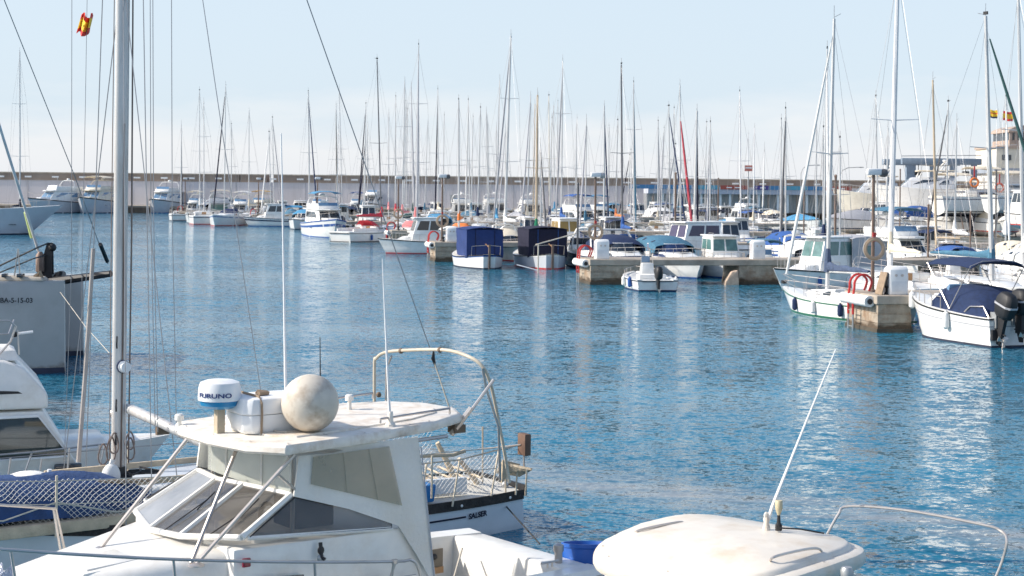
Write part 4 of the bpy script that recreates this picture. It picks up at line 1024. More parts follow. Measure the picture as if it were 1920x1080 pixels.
# ================================================================ pier furniture
for k in range(7):
    g, w = PIERS[k]
    nm = PNAME[k] if k else 'the nearest pier'
    p = onp(g, .75, w*.75, 1.36)
    t = thing('lamp_post', f'brown pier lamp post with a white double lamp at the head of {nm}', 'lamp post', p, PA, 'lamp posts on the pier heads')
    MB().tube([(0,0,0),(0,0,4.5)], .075, 8, r2=.06).build('post', BRASS, t)
    MB().lathe((0,0,0), [(.16,0),(.16,.05),(.08,.09)], 10).build('base_plate', BRASS, t)
    MB().tube([(0,0,4.45),(.16,0,4.6),(.42,0,4.62)], .035, 6).build('arm', WHITEP, t)
    MB().box(-.28, .30, -.12, .12, 4.42, 4.66).build('lamp_box', WHITEP, t, bevel=.05)
    MB().lathe((.40,0,4.5), [(.14,-.12),(.17,.0),(.14,.12)], 10, 'x').build('lamp_head', DKG if k != 1 else GREYS, t)
    if k in (0, 2, 1, 3):
        q = p+V(0,-.1,0)-PD*.0
        r = thing('life_ring', f'{"faded beige" if k == 0 else "pale"} life ring hung on the lamp post of {nm}', 'life ring', p+PN*.13+V(0,0,1.62 if k == 0 else 1.4), PA, 'life rings on the piers')
        MB().rings([[V(.36*cos(a)+0, 0, .36*sin(a))+V(cos(a),0,sin(a))*.07*cos(b)+V(0,.06*sin(b),0) for b in [2*pi*j/8 for j in range(8)]] for a in [2*pi*i/24 for i in range(25)]], caps=False).build('ring', mat('sun bleached ring', (.50,.36,.24), .7, var=.2), r)
        MB().tube([(.45*cos(a), -.02, .45*sin(a)) for a in [2*pi*i/24 for i in range(25)]], .014, 5).build('grab_line', ROPE, r)
        MB().box(-.06, .06, -.02, .05, .28, .62).build('hanger', REDP, r)
def pedestal(k, a, b, lab, h=1.05, wd=.36):
    g, w = PIERS[k]; t = thing('service_pedestal', lab, 'pedestal', onp(g, a, b, 1.36), PA, 'white service pedestals on the piers')
    MB().rings([[(-wd,-wd*.8,z),(wd,-wd*.8,z),(wd,wd*.8,z),(-wd,wd*.8,z)] if z < h-.1 else [(-wd*.8,-wd*.5,z),(wd*.9,-wd*.6,z),(wd*.9,wd*.6,z),(-wd*.8,wd*.5,z)] for z in (0, .06, h-.12, h)]).build('cabinet', WHITEP, t, bevel=.03)
    MB().box(-wd-.012, -wd, -wd*.55, wd*.55, .3, h-.2).build('socket_panel', GREYC, t)
    MB().box(-wd*.8, wd*.8, -wd*.8-.012, -wd*.8, .12, .5).build('door', mat('cabinet door', (.72,.74,.76), .5), t)
    for x in (-.12, .12): MB().lathe((x, -wd*.8-.02, .72), [(.05,-.02),(.05,.03)], 8, 'y').build('tap', STEEL, t)
pedestal(0, .95, .55, 'white service pedestal on the nearest pier head, brown board leaning on it')
pedestal(1, .75, .6, 'white service pedestal on the second pier head'); pedestal(1, 9.6, .7, 'white service pedestal above the broken pier opening')
pedestal(2, 1.2, .6, 'white service pedestal on the third pier, left of the blue tarpaulin'); pedestal(4, 1.6, .8, 'white pedestal on the fifth pier head'); pedestal(5, 1.6, .8, 'white pedestal on the sixth pier head')
def leaning_board():
    g, w = PIERS[0]; t = MB().box(-.02,.02,-.3,.3,0,.85).build('brown_board', WOODG); t.location = onp(g, .30, .6, 1.365); t.rotation_euler = (0, R(15), PA)
    tag(t, 'brown board leaning against the pedestal of the nearest pier', 'board')
leaning_board()
def pole(x, yt, d, lab, m=BRASS, zb=0, r=.06, grp='bare steel poles among the boats'):
    top = P(x, yt, d); o = thing('pole', lab, 'pole', V(top.x, top.y, zb), 0, grp)
    MB().tube([(0,0,0),(0,0,top.z-zb)], r, 7).build('shaft', m, o); MB().ball((0,0,top.z-zb), r*1.3, n=8, m=5).build('cap', m, o); return o
pole(1084, 345, 87.4, 'thin dark pole left of the second pier lamp post', DKG, 1.36, .055)
pole(1267, 325, 112.9, 'brown rusty pole left of the red furled headsail', BRASS, 1.3, .07)
pole(1347, 335, 140, 'short thin pole right of the red furled headsail', BRASS, 1.3)
pole(1508, 335, 141, 'thin brown pole left of the big slanting white headsail', BRASS, 1.3)
pole(1567, 330, 113, 'dark brown pole just right of the slate blue boom cover mast', BRASS, 1.3, .09)
pole(1741, 385, 92, 'reddish brown pole among cruisers on the right', BRASS, 1.3, .06)
pole(1820, 398, 91, 'thin brown pole below the boatyard hulls', BRASS, 1.3, .05)
pole(1868, 320, 118, 'black pole beside the right orange life ring', DKG, 1.3, .06)
pole(1688, 318, 118, 'thin pole right of the thick white mast', BRASS, 1.3, .05)
# broken stone and rubble in the side of the second pier
def rubble():
    g, w = PIERS[1]; t = thing('fallen_stone', 'broken pale stone leaning at the dark hole of the second pier', 'stone', onp(g, 7.75, -.25, 0), PA)
    MB().rings([[(-.5,-.3,-.6),(.35,-.35,-.6),(.4,.4,-.6),(-.45,.35,-.6)],[(-.35,-.25,.2),(.38,-.3,.3),(.35,.35,.3),(-.3,.3,.2)],[(.0,-.2,.72),(.33,-.25,.8),(.33,.25,.8),(.02,.2,.7)]]).build('block', mat('pale broken stone', (.55,.42,.32), .9, var=.3, bump=.5), t, bevel=.04, smooth=False)
rubble()
# floating board and gangway astern of the dark navy boat
def gangway():
    b = PZ(1022, 499); t = thing('bathing_raft', 'low white raft floating astern of the dark navy tarpaulined boat', 'raft', b, R(8))
    H = Hull(2.6, .95, fb=.22, fs=.2, tw=.7, rake=.2, dip=0); H.build(t, GEL, 10); H.deck(t, GEL3, inset=.1)
    c = P(1009, 497, 97); t = thing('gangplank', 'pale wooden gangplank raised on a post beside the dark navy boat', 'gangplank', V(c.x, c.y, 0), 0)
    MB().tube([(0,0,-.5),(0,0,1.75)], .05, 6).build('post', ROPE, t)
    e = P(1083, 437, 99)-V(c.x, c.y, 0); MB().tube([(-.15,0,1.7), e], .06, 6, flat=.6).build('plank', ROPE, t)
    MB().tube([(-.02,0,.15),(-1.3,.4,.45)], .035, 5).build('strut', GEL3, t)
gangway()
# ================================================================ boatyard on the right
def yard_boat(x, d, hd, zk, L, B, lab, kind='sail', hullm=None, grp='boats propped on stands in the boatyard'):
    hullm = hullm or GEL; g = PV(x, 350, d); t = thing('yacht_on_stands', lab, 'yacht', V(g.x, g.y, zk), R(hd), grp)
    if kind == 'sail':
        H = Hull(L, B, fb=1.4, fs=1.2, tw=.72, rake=L*.09, flare=.16, bowp=2.0, stern=.3); H.build(t, hullm, 16); H.deck(t, GEL2); H.band(t, ANTI, -1.2, -.2, 'antifouling', rel=True, wrap=False); H.band(t, NAVY, .78, .83, 'sheer_stripe', rel=True)
        MB().hexa([(-.9,-.12,-1.9),(.7,-.12,-1.9),(.7,.12,-1.9),(-.9,.12,-1.9)],[(-1.1,-.16,-.3),(1.2,-.16,-.3),(1.2,.16,-.3),(-1.1,.16,-.3)]).build('keel', ANTI, t, bevel=.05)
        ch = House(-L*.1, L*.25, B*.3, B*.17, 1.2, 1.7, rf=L*.08, ti=.06); ch.build(t, GEL); ch.win('s', .1, .8, .35, .75); ch.win('p', .1, .8, .35, .75)
        bimini(t, -L*.44, -L*.16, B*.38, 3.1, 1.3, CREAM); H.rail(t, .6, .05, 1, 6, .018)
    else:
        H = Hull(L, B, fb=2.6, fs=2.0, tw=.92, rake=L*.13, flare=.3, bowp=2.3, vee=1); H.build(t, hullm, 16); H.deck(t, GEL); H.band(t, ANTI, -1, -.02, 'antifouling', rel=True, wrap=False)
        s = House(-L*.34, L*.22, B*.42, B*.28, 2.0, 3.3, rf=L*.15, ti=.2); s.build(t, GEL3, 'saloon', .12)
        for f in 'ps': s.win(f, .12, .82, .42, .8, GLASS, sl1=-.12)
        s.win('f', .08, .92, .25, .85, GLASS)
        MB().box(-L*.34, L*.02, -B*.42, B*.42, 3.9, 4.05).build('hardtop', CREAM, t, bevel=.05)
        for x_ in (-L*.3, -L*.02):
            for sd in (-1, 1): MB().tube([(x_+.3, sd*B*.38, 3.2), (x_, sd*B*.4, 3.92)], .08, 6).build('hardtop_post', GEL, t)
        radar_arch(t, -L*.2, B*.38, 4.0, 4.9, GEL, .6); H.rail(t, .7, .5, 1, 6, .02, mid=False)
    for sx in (-.3, .0, .28):
        for sd in (-1, 1): MB().tube([(L*sx, sd*B*.62, -(zk-1.3)), (L*sx, sd*B*.36, .05)], .05, 6).build('stand_leg', BRASS, t)
    return t
yard_boat(1722, 168, 172, 3.3, 10.5, 3.8, 'grey motor yacht with tan hardtop standing in the boatyard', 'motor', GEL)
yard_boat(1632, 170, 176, 2.7, 8.0, 3.1, 'small cream hulled motor yacht on stands behind the white double lamp', 'motor', GEL2)
yard_boat(1836, 139, 16, 3.55, 8.6, 3.2, 'white yacht on stands, its rounded stern leftmost of three')
yard_boat(1893, 144.5, 14, 4.2, 9.5, 3.3, 'white yacht on stands, its stern higher than the two beside it')
yard_boat(1945, 134.5, 18, 3.7, 9.5, 3.3, 'white yacht on stands cut by the right edge, below the right life ring')
yard_boat(1800, 186, 200, 3.2, 9, 3.2, 'white yacht on stands behind the others, below the boat hoist')
motor('white motorboat high on a cradle at the right edge of the boatyard', 1925, 0, 100, 'pilot', L=7, B=2.8, d=126, z=2.6, can=None, group='boats propped on stands in the boatyard')
for x, y, d, lab in ((1827, 342, 137, 'orange life ring on the boatyard yacht rail'), (1874, 352, 137.5, 'orange and white life ring at the black pole on the right')):
    r = thing('life_ring', lab, 'life ring', P(x, y, d), 0, 'life rings on the piers')
    MB().rings([[V(.33*cos(a), 0, .36*sin(a))+V(cos(a),0,sin(a))*.09*cos(b)+V(0,.08*sin(b),0) for b in [2*pi*j/8 for j in range(8)]] for a in [2*pi*i/20 for i in range(21)]], caps=False).build('ring', ORGC if y < 345 else mat('orange red ring', (.70,.14,.08), .6), r)
    MB().box(-.05,.05,-.03,.06,.3,1.4).build('hanger', REDP, r)
for x_, d_, hd_, st_, cn_, lab in ((1600,143,200,'tent',GREYC,'small boat under a grey cover ashore, left of the white double lamp'),(1648,146,160,'pilot',None,'small white pilothouse boat ashore right of the white double lamp'),(1700,141,190,'express',BLUE,'white boat with blue canopy ashore, right of the thick white mast'),(1745,143,95,'tent',TEAL,'boat under a teal cover ashore below the wooden mast'),(1790,140,170,'pilot',None,'white cabin boat ashore under the leftmost rounded stern'),(1845,139,110,'express',CREAM,'boat with cream canopy ashore under the propped yachts'),(1888,138,250,'tent',WHITEC,'boat under a white cover ashore beside the black pole'),(1620,160,185,'express',None,'open cruiser ashore under the cream hulled yacht'),(1690,158,10,'tent',BLUE,'boat under a blue cover ashore behind the thick white mast')):
    motor(lab, x_, 0, hd_, st_, L=5.8, B=2.2, d=d_, z=1.75, can=cn_, group='small boats stored ashore')
def travel_lift():
    d = 205; g = P(1765, 300, d); t = thing('travel_lift', 'blue grey boat hoist gantry standing behind the boatyard yachts', 'boat hoist', V(g.x, g.y, 1.3), R(4))
    m = mat('blue grey paint', (.20,.26,.33), .6, var=.15); W_ = 5.2; top = P(1765, 297, d).z-1.3
    MB().box(-W_, W_, -.35, .35, top-.8, top).build('main_beam', m, t, bevel=.05); MB().box(-W_, W_, 7.6, 8.3, top-.8, top).build('main_beam', m, t, bevel=.05)
    for x in (-W_+.9, W_-.9, -1.1):
        for y in (0, 8): MB().box(x-.32, x+.32, y-.3, y+.3, .6, top-.8).build('column', m, t)
    for y in (0, 8):
        for x in (-W_+.9, W_-.9): MB().lathe((x, y-.25, .6), [(.55,0),(.6,.1),(.6,.4),(.55,.5)], 14, 'y').build('wheel', BLK, t)
    for x in (-3, 0.6, 3.2):
        o = MB().tube([(x,0,top-.8),(x,0,top-1.8)], .05, 5).build('hoist_cable', BLK, t); MB().box(x-.45, x+.45, -.2, .2, top-2.2, top-1.6).build('hoist_block', BLK, o, bevel=.08)
    MB().tube([(-W_,-.1,top+.25),(W_,-.1,top+.45)], .05, 5).build('catwalk_rail', GREYS, t)
travel_lift()
def tower():
    d = 225; px = FPX/d; g = PV(1915, 350, d); t = thing('harbour_control_tower', 'low cream harbour office with a round topped lookout at the right edge', 'building', V(g.x, g.y, 1.3))
    pl = mat('cream plaster', (.74,.68,.56), .9, var=.06); st = mat('buff stone', (.42,.33,.27), .9, var=.2)
    X = lambda x: (x-1915)/px; Z = lambda y: 5.2-(y-359)/px-1.3
    MB().box(X(1868), X(2000), 0, 10, 0, Z(278)).build('wall', pl, t); MB().box(X(1868)-.2, X(2000), -.2, 10.2, Z(278), Z(274)).build('parapet', st, t)
    MB().box(X(1896), X(1990), 1, 9, Z(274), Z(262)).build('lookout_base', st, t)
    MB().box(X(1896)+.1, X(1990), 1.1, 9, Z(262), Z(246)).build('lookout_glazing', GLASS, t)
    for x in (1896, 1906, 1917, 1930): MB().box(X(x), X(x)+.35, .9, 1.1, Z(262), Z(246)).build('mullion', st, t)
    c = [(X(1892)+.0, Z(246))]; n = 10; r0 = X(1950)-X(1893)
    MB().rings([[(X(1950)+r0*cos(pi-pi*i/n)*k, y, Z(246)+(Z(235)-Z(246))*sin(pi*i/n)*1.3*k) for i in range(n+1)]+[(X(1950)+r0*k, y, Z(246)-.1), (X(1950)-r0*k, y, Z(246)-.1)] for y, k in ((.7,1),(9.3,1))]).build('vaulted_roof', st, t)
    for x in (1878, 1886): MB().box(X(x), X(x)+.7, -.05, 0, Z(300), Z(290)).build('window', GLASS, t)
tower()
sh = thing('boatyard_shed', 'long pale boatyard shed with a flat roof behind the propped yachts', 'building', (77, 208, 1.3))
MB().box(-14, 40, 0, 10, 0, 6.3).build('wall', mat('pale shed wall', (.66,.64,.60), .8), sh); MB().box(-14.5, 40, -.6, 10.5, 6.3, 6.95).build('roof', mat('blue grey roof', (.30,.34,.40), .7), sh)
for x in (-9, -3, 3, 9, 15): MB().box(x, x+4, -.06, 0, 0, 3.4).build('shed_door', GREYS, sh)
def flag(x, y, d, cols, lab, w=.9, h=.65, hp=None, tilt=0, ropes=None):
    c = P(x, y, d); t = thing('flag', lab, 'flag', c, 0, 'flags flying over the marina')
    n = 8; tot = sum(c_[1] for c_ in cols); z = h/2
    for m_, fr_ in cols:
        z2 = z-h*fr_/tot
        g = [[V((i/n-.5)*w+tilt*(zz), .12*sin(i*1.3+zz*3)*(i/n+.2), zz-.12*(i/n)*w+.04*sin(i*1.1)) for i in range(n+1)] for zz in (z, z2)]
        MB().sheet(g, .01).build('stripe', m_, t); z = z2
    return t
FR, FY = mat('flag red', (.66,.05,.04), .8), mat('flag yellow', (.85,.55,.04), .8)
flag(160, 45, 22, [(FR,1),(FY,2),(FR,1)], 'small red and yellow flag flying high at the upper left', .17, .26, tilt=.25)
flag(1890, 217, 225, [(FR,1),(FY,2),(FR,1)], 'red and yellow flag above the harbour office', 1.4, 1.3)
flag(1862, 213, 220, [(FY,1),(FR,.35),(FY,1),(NAVY,.6)], 'yellow and striped flag left of the red and yellow one', 1.2, 1.1)
def flagpole(x, yt, d, zb, lab, grp='flagpoles'):
    top = P(x, yt, d); o = thing('flagpole', lab, 'flagpole', V(top.x, top.y, zb), 0, grp); MB().tube([(0,0,0),(0,0,top.z-zb)], .05, 6, r2=.03).build('shaft', WHITEP, o); MB().ball((0,0,top.z-zb), .08, n=8, m=5).build('finial', WHITEP, o)
flagpole(1880, 205, 225.3, 5.5, 'white flagpole of the red and yellow flag'); flagpole(1869, 205, 220.3, 5, 'white flagpole of the striped yellow flag')
def street_lamp(x, yt, d, arm, lab):
    top = P(x, yt, d); zz = top.z-1.22; o = thing('street_lamp', lab, 'street lamp', V(top.x, top.y, 1.22), 0, 'street lamps near the boatyard')
    MB().tube([(0,0,0),(0,0,zz*.6),(0,0,zz*.82),(arm*.12,0,zz*.93),(arm*.4,0,zz*.985),(arm,0,zz)], .07, 6).build('post', GREYS, o)
    MB().ball((arm*1.05,0,zz-.03), .45, .15, .09).build('lamp_head', GREYS, o)
street_lamp(1502, 309, 262, 2.6, 'curved grey street lamp left of the slanting white headsail'); street_lamp(1575, 313, 240, 3.0, 'curved grey street lamp left of the white double lamp')
s = thing('notice_board', 'small red and white board high on a pole among the masts', 'sign', PV(1403, 350, 150)); zt = P(1403, 315, 150).z
MB().tube([(0,0,0),(0,0,zt)], .05, 6).build('post', GREYS, s); MB().box(-.36,.36,-.09,-.06,zt-.3,zt+.25).build('panel', mat('faded red board', (.60,.22,.17), .7), s); MB().box(-.3,.3,-.10,-.09,zt-.05,zt+.08).build('white_band', WHITEP, s)
# ================================================================ the near boats
GELA = mat('chalky warm gelcoat', (.80,.78,.73), .38, var=.05, grime=(.52,.42,.30), gscale=4, gamt=.28, coat=.35, scale=9)
GELR = mat('dirty hardtop gelcoat', (.78,.73,.65), .5, var=.08, grime=(.42,.27,.14), gscale=4.5, gamt=.65, scale=12, stretch=(1,1,1))
GELB = mat('old pale blue hull', (.62,.66,.70), .4, var=.06, grime=(.45,.46,.45), gscale=1.4, gamt=.4)
VINYL = mat('clouded clear vinyl', (.62,.64,.58), .18, var=.12, scale=2.5, spec=.6, alpha=.5, grime=(.50,.42,.30), gscale=1.6, gamt=.5)
VINYLT = mat('yellowed clear vinyl', (.46,.42,.32), .2, var=.15, scale=1.6, spec=.7, alpha=.5, grime=(.30,.29,.25), gscale=1.2, gamt=.6)
PLEX = mat('smoked acrylic', (.13,.12,.11), .07, var=.4, scale=3, spec=.7, alpha=.52)
PLEXL = mat('hazed acrylic pane', (.36,.37,.38), .10, var=.3, scale=2.0, spec=.9, alpha=.72, grime=(.50,.50,.50), gscale=2.5, gamt=.5)
FABW = mat('white canopy fabric', (.74,.72,.67), .85, var=.06, scale=6, bump=.25, grime=(.50,.42,.30), gscale=1.5, gamt=.4)
DWHITE = mat('stained white mast', (.64,.63,.61), .38, .25, var=.08, scale=2, grime=(.33,.22,.14), gscale=1.3, gamt=.6, stretch=(4,4,.5))
BUOY = mat('grimy fender vinyl', (.62,.56,.47), .5, var=.14, scale=6, grime=(.30,.21,.13), gscale=5, gamt=.75)
CREAMW = mat('weathered beige plank', (.52,.43,.31), .85, var=.25, scale=5, bump=.3)
FLOOR = mat('non slip deck', (.66,.66,.62), .8, var=.05, scale=20, bump=.2)

def cruiser():
    A = Fr(-1.88+.616*.15, 16.1-.788*.15, 218)     # y 0 is the centre line
    t = thing('motor_cruiser', 'large white hardtop cruiser in the foreground with radar and steel struts', 'motorboat', A.o, A.a)
    H = Hull(7.8, 2.75, fb=1.62, fs=1.2, tw=.86, rake=.9, flare=.22, bowp=2.3, vee=1, dip=.0)
    x0 = 1.3                                       # hull mid, ahead of the hardtop
    def hx(p): return Vector((p.x+x0, p.y, p.z))
    ks = [1, .82, .6, .41, .3, .15, 0, -.4, -.8, -1]; rs = []
    for i in range(21):
        tt = 1-(1-i/20)**1.2; rs.append([hx(H.pt(tt, k, -1)) for k in ks]+[hx(H.pt(tt, k, 1)) for k in ks[-2::-1]])
    # hull sides only: the cockpit well is open
    hull = MB().rings(rs, closed=False, caps=False)
    hull.f.append(tuple(range(len(rs[0]))))
    hull.build('hull', GELA, t)
    def side(tt, inset=0, dz=0): 
        p = hx(H.pt(tt, 1, 1)); return (p.x, max(.01, p.y-inset), p.z+dz)
    # side decks and foredeck
    g = []
    for i in range(15):
        tt = .36+.635*i/14; x, y, z = side(tt, .0, .0); g.append([(x, y*(1-2*j/6), z+.02+.05*(1-(1-2*j/6)**2)) for j in range(7)])
    MB().sheet(g, .04).build('foredeck', GELA, t)
    for sd in (1, -1):
        g = []
        for i in range(10):
            tt = .0+.40*i/9; x, y, z = side(tt); g.append([(x, sd*(y+.02), z-.02), (x, sd*(y-.02), z+.035), (x, sd*(y-.24), z+.035), (x, sd*(y-.26), z-.55)])
        MB().sheet(g, .03).build('side_deck', GELA, t)
    xs = x0-3.9
    MB().box(xs+.02, xs+3.2, -1.05, 1.05, .62, .66).build('cockpit_sole', FLOOR, t)
    MB().hexa([(xs-.02,-1.12,.6),(xs+.42,-1.08,.6),(xs+.42,1.08,.6),(xs-.02,1.12,.6)],[(xs-.05,-1.14,1.22),(xs+.36,-1.05,1.24),(xs+.36,1.05,1.24),(xs-.05,1.14,1.22)]).build('transom_locker', GELA, t, bevel=.03)
    MB().box(xs-.6, xs-.02, -1.0, 1.0, .28, .36).build('swim_platform', GELA, t, bevel=.03)
    b = MB().box(-.50, -.46, -1.0, 1.0, .6, 1.9).build('cabin_bulkhead', GELA, t); 
    ql = A.port(808, 1048, -.86)
    MB().box(ql.x-.16, ql.x+.18, -.875, -.855, ql.z-.15, ql.z+.10).build('locker_recess', mat('dark locker', (.20,.17,.13), .8), t); MB().box(ql.x-.16, ql.x+.18, -.875, -.84, ql.z-.17, ql.z-.10).build('wooden_sill', WOOD, t)
    MB().ball((ql.x-.03, -.85, ql.z+.02), .05, .03, .035).build('compass', BLK, t)
    MB().lathe((-1.42, -.62, .66), [(.07,0),(.045,.03),(.045,.50),(.06,.53),(.05,.56)], 12).build('rod_post', STEEL, t)
    MB().tube([(-1.5, -.1, .70), (-2.05, -.55, 1.2)], .012, 5).build('cockpit_rope', ROPE, t)
    # cabin: lower side walls, raked screens above
    hs = House(-.46, 1.62, 1.10, 1.02, 1.22, 1.95, rf=.0, rb=0, ti=.0, z1b=1.955); hs.build(t, GELA, 'cabin_side', .035)
    fd = House(1.55, 4.0, 1.02, .42, 1.30, 1.93, rf=.75, rb=0, ti=.10, z1b=1.74); fd.build(t, GELA, 'trunk_cabin', .10, 3)
    q = A.z(190, 1056, 1.84)
    hc = A.z(188, 1056, 1.80)
    MB().rings([[(hc.x-.30,hc.y-.30,z+.03),(hc.x+.28,hc.y-.26,z-.02),(hc.x+.28,hc.y+.28,z-.02),(hc.x-.30,hc.y+.32,z+.03)] for z in (1.74, 1.815)]).build('deck_hatch', GELA, t, bevel=.012)
    MB().rings([[(hc.x-.24,hc.y-.24,z+.025),(hc.x+.22,hc.y-.20,z-.015),(hc.x+.22,hc.y+.22,z-.015),(hc.x-.24,hc.y+.26,z+.025)] for z in (1.81, 1.832)]).build('hatch_lid', GELA, t, bevel=.008)
    # windscreen of three raked panes between white posts
    zb, zt = 1.96, 2.36
    Bf = [V(1.62,-1.0,zb+.0), V(1.80,-.30,zb-.03), V(1.80,.34,zb+.02), V(1.55,1.04,zb+.10)]
    Tf = [V(1.02,-.84,zt-.03), V(1.12,-.26,zt-.02), V(1.12,.28,zt+.01), V(.98,.92,zt)]
    fr = MB()
    for a, b_ in zip(Bf, Tf): fr.tube([a, b_], .032, 6)
    fr.tube(Bf, .03, 6); fr.tube(Tf, .028, 6)
    f_ = fr.build('windscreen_frame', GELA, t)
    for i in range(3):
        def m_(a, b_, c, d, s=.045): 
            c0 = (a+b_+c+d)/4; return [c0+(p-c0)*(1-s) for p in (a, b_, c, d)]
        MB().slab(m_(Bf[i], Bf[i+1], Tf[i+1], Tf[i]), .012).build('windscreen_pane', PLEXL if i == 0 else PLEX, t)
    # side screens: long dark triangles
    for sd in (1, -1):
        y = 1.09*sd
        base = [V(1.50, y*.97, 2.05), V(-.02, y, 1.955), V(-.02, y*.985, 2.02), V(.45, y*.94, 2.20), V(.97, y*.87, 2.345)]
        MB().slab(base, .012).build('side_window', PLEX, t)
        MB().tube([base[0], base[1]], .02, 5).build('window_sill', GELA, t)
        # canopy cloth from the hardtop down to the coaming, with its yellowed window
        can = [V(.98, y*.88, 2.35), V(.93, y*.88, 2.74), V(-.30, y*1.0, 2.80), V(-.50, y*1.06, 1.30), V(-.28, y*1.05, 1.66), V(-.07, y*1.02, 1.98), V(.45, y*.96, 2.19)]
        cl = MB().slab(can, .02).build('side_cloth', FABW, t)
        e = 1 if sd > 0 else -1
        MB().slab([V(.82, y*.90+e*.02, 2.45), V(.80, y*.90+e*.02, 2.70), V(.03, y*.99+e*.02, 2.74), V(-.10, y*1.02+e*.02, 2.17)], .012).build('cloth_window', VINYLT, cl)
        for f_ in (.38, .72): MB().tube([V(.82, y*.90+e*.032, 2.45).lerp(V(-.10, y*1.02+e*.032, 2.17), f_), V(.80, y*.90+e*.03, 2.70).lerp(V(.03, y*.99+e*.03, 2.74), f_)], .005, 4).build('crease', VINYLT, cl)
        MB().tube([V(-.32, y*1.02+e*.012, 2.7), V(-.47, y*1.07+e*.012, 1.32)], .008, 4).build('zip', GREYC, cl)
        MB().box(.1, 2.0, y*1.045-.01, y*1.045+.01, 1.50, 1.512).build('moulding', GREYC, t)
    for yy, xx in ((.0, 0),): pass
    # rubber seals, wipers, cleats and a grab rail
    for sd in (1, -1):
        y = 1.098*sd; lp = [V(1.49, y*.97, 2.055), V(-.01, y, 1.963), V(-.01, y*.985, 2.02), V(.45, y*.94, 2.20), V(.96, y*.87, 2.337), V(1.49, y*.97, 2.055)]
        MB().tube(lp, .008, 4).build('window_seal', BLK, t)
    for i in (1, 2):
        a0 = Bf[i].lerp(Bf[i+1], .5)+V(.01,0,.02); e0 = a0.lerp(Tf[i].lerp(Tf[i+1], .75), .62)+V(.03,0,.01)
        w_ = MB().tube([a0, e0], .006, 4).build('wiper', BLK, t); MB().tube([e0+V(.10,0,-.08), e0+V(-.09,.0,.07)], .007, 4).build('blade', BLK, w_)
    for x_ in (3.6, 1.0, -1.9):
        c_ = V(x_, 1.16 if x_ < 3 else .75, 1.36 if x_ < 3 else 1.6); MB().tube([c_+V(-.11,0,.035), c_+V(.11,0,.035)], .012, 6).tube([c_+V(-.03,0,-.02), c_+V(-.03,0,.035)], .01, 5).tube([c_+V(.03,0,-.02), c_+V(.03,0,.035)], .01, 5).build('cleat', STEEL, t)
    # aft curtain in the shade and the forward clear curtain
    g = [[V(.99+.06*sin(pi*j/8), .93-1.80*j/8, z_) for j in range(9)] for z_ in (2.37, 2.56, 2.76)]
    g[0][8].x -= .10; g[1][8].x -= .12; g[2][8].x -= .1
    MB().sheet(g, .012).build('front_curtain', VINYL, t)
    for j in (2, 5): MB().tube([g[0][j]+V(.012,0,0), g[2][j]+V(.012,0,0)], .012, 4).build('curtain_seam', FABW, t)
    MB().box(.3, .75, .15, .6, 1.5, 2.25).build('helm_seat', NAVYD, t, bevel=.06)
    MB().box(1.0, 1.35, .1, .9, 1.6, 2.05).build('dashboard', GELA, t, bevel=.04)
    MB().rings([[V(.92,.42,2.0)+V(.1*cos(b)*.1, (.19+.02*cos(b))*cos(a), (.19+.02*cos(b))*sin(a)) for b in [2*pi*j/6 for j in range(6)]] for a in [2*pi*i/18 for i in range(19)]], caps=False).build('steering_wheel', BLK, t)
    for x_, y_ in ((.9,-.78),(-.45,-.85),(.9,.8)): MB().tube([(x_,y_,1.9),(x_*.98,y_,2.80)], .022, 6).build('roof_pillar', STEEL, t)
    # hardtop
    out = [(1.34,-.72),(1.48,-.36),(1.50,.25),(1.42,.85),(1.20,1.18),(.3,1.12),(-.6,.93),(-1.15,.66),(-1.34,.30),(-1.30,-.2),(-1.05,-.55),(-.6,-.72),(.4,-.78),(.95,-.80)]
    rr = []
    for z, k in ((2.785,.955),(2.788,.985),(2.81,1.0),(2.855,.997),(2.877,.98),(2.885,.94)):
        rr.append([(x*k, (y-.1)*k+.1, z+(.005-.018*x)) for x, y in out])
    top = MB().rings(rr).build('hardtop', GELR, t)
    MB().rings([[(x*.78-.02, (y-.1)*.74+.1, 2.889+.005-.018*x*.78+dz) for x, y in out] for dz in (-.02, .012)]).build('raised_panel', GELR, top)
    for x_ in (.62, -.32): MB().box(x_-.004, x_+.004, -.80, .95, 2.886+.005-.018*x_, 2.889+.005-.018*x_).build('panel_seam', GREYC, top)
    for i_, (x, y) in enumerate(out):
        xa, ya = x*.955, (y-.1)*.955+.1; MB().lathe((xa, ya, 2.888+.005-.018*xa), [(.011,0),(.009,.004)], 6).build('screw_head', STEEL, top)
    for y_ in (.78, -.62): MB().tube([(-.9, y_, 2.93), (-.9, y_, 2.99), (.0, y_+.12, 2.97), (.0, y_+.12, 2.93)], .012, 5).build('roof_rail', STEEL, top)
    # struts from hardtop to foredeck
    def st(pts, r=.019, name='strut'): return MB().tube(pts, r, 7).build(name, STEEL, t)
    pF = A.port(190, 1025, -.75); 
    f1 = A.z(190, 1026, 1.84); f2 = A.port(368, 1057, .93)
    st([A.z(350, 824, 2.78), f1]); st([A.z(446, 836, 2.77), f2+V(.03,-.04,0)]); st([A.z(552, 852, 2.76), f2])
    tb_ = A.z(552, 852, 2.76); st([tb_.lerp(f2, .18), V(.98,.98,2.42)], .013, 'strut_brace')
    for f in (f1, f2): MB().lathe(f-V(0,0,.02), [(.075,0),(.075,.012),(.03,.03)], 10).build('strut_foot', STEEL, t)
    st([A.d(538, 853, 14.55), A.d(700, 838, 15.1), A.d(838, 818, 15.9)], .02, 'side_bar')
    st([A.d(846, 815, 16.2), A.d(884, 765, 16.2)], .030, 'outrigger_socket'); st([A.d(852, 812, 16.2), A.d(926, 712, 16.3)], .017, 'outrigger')
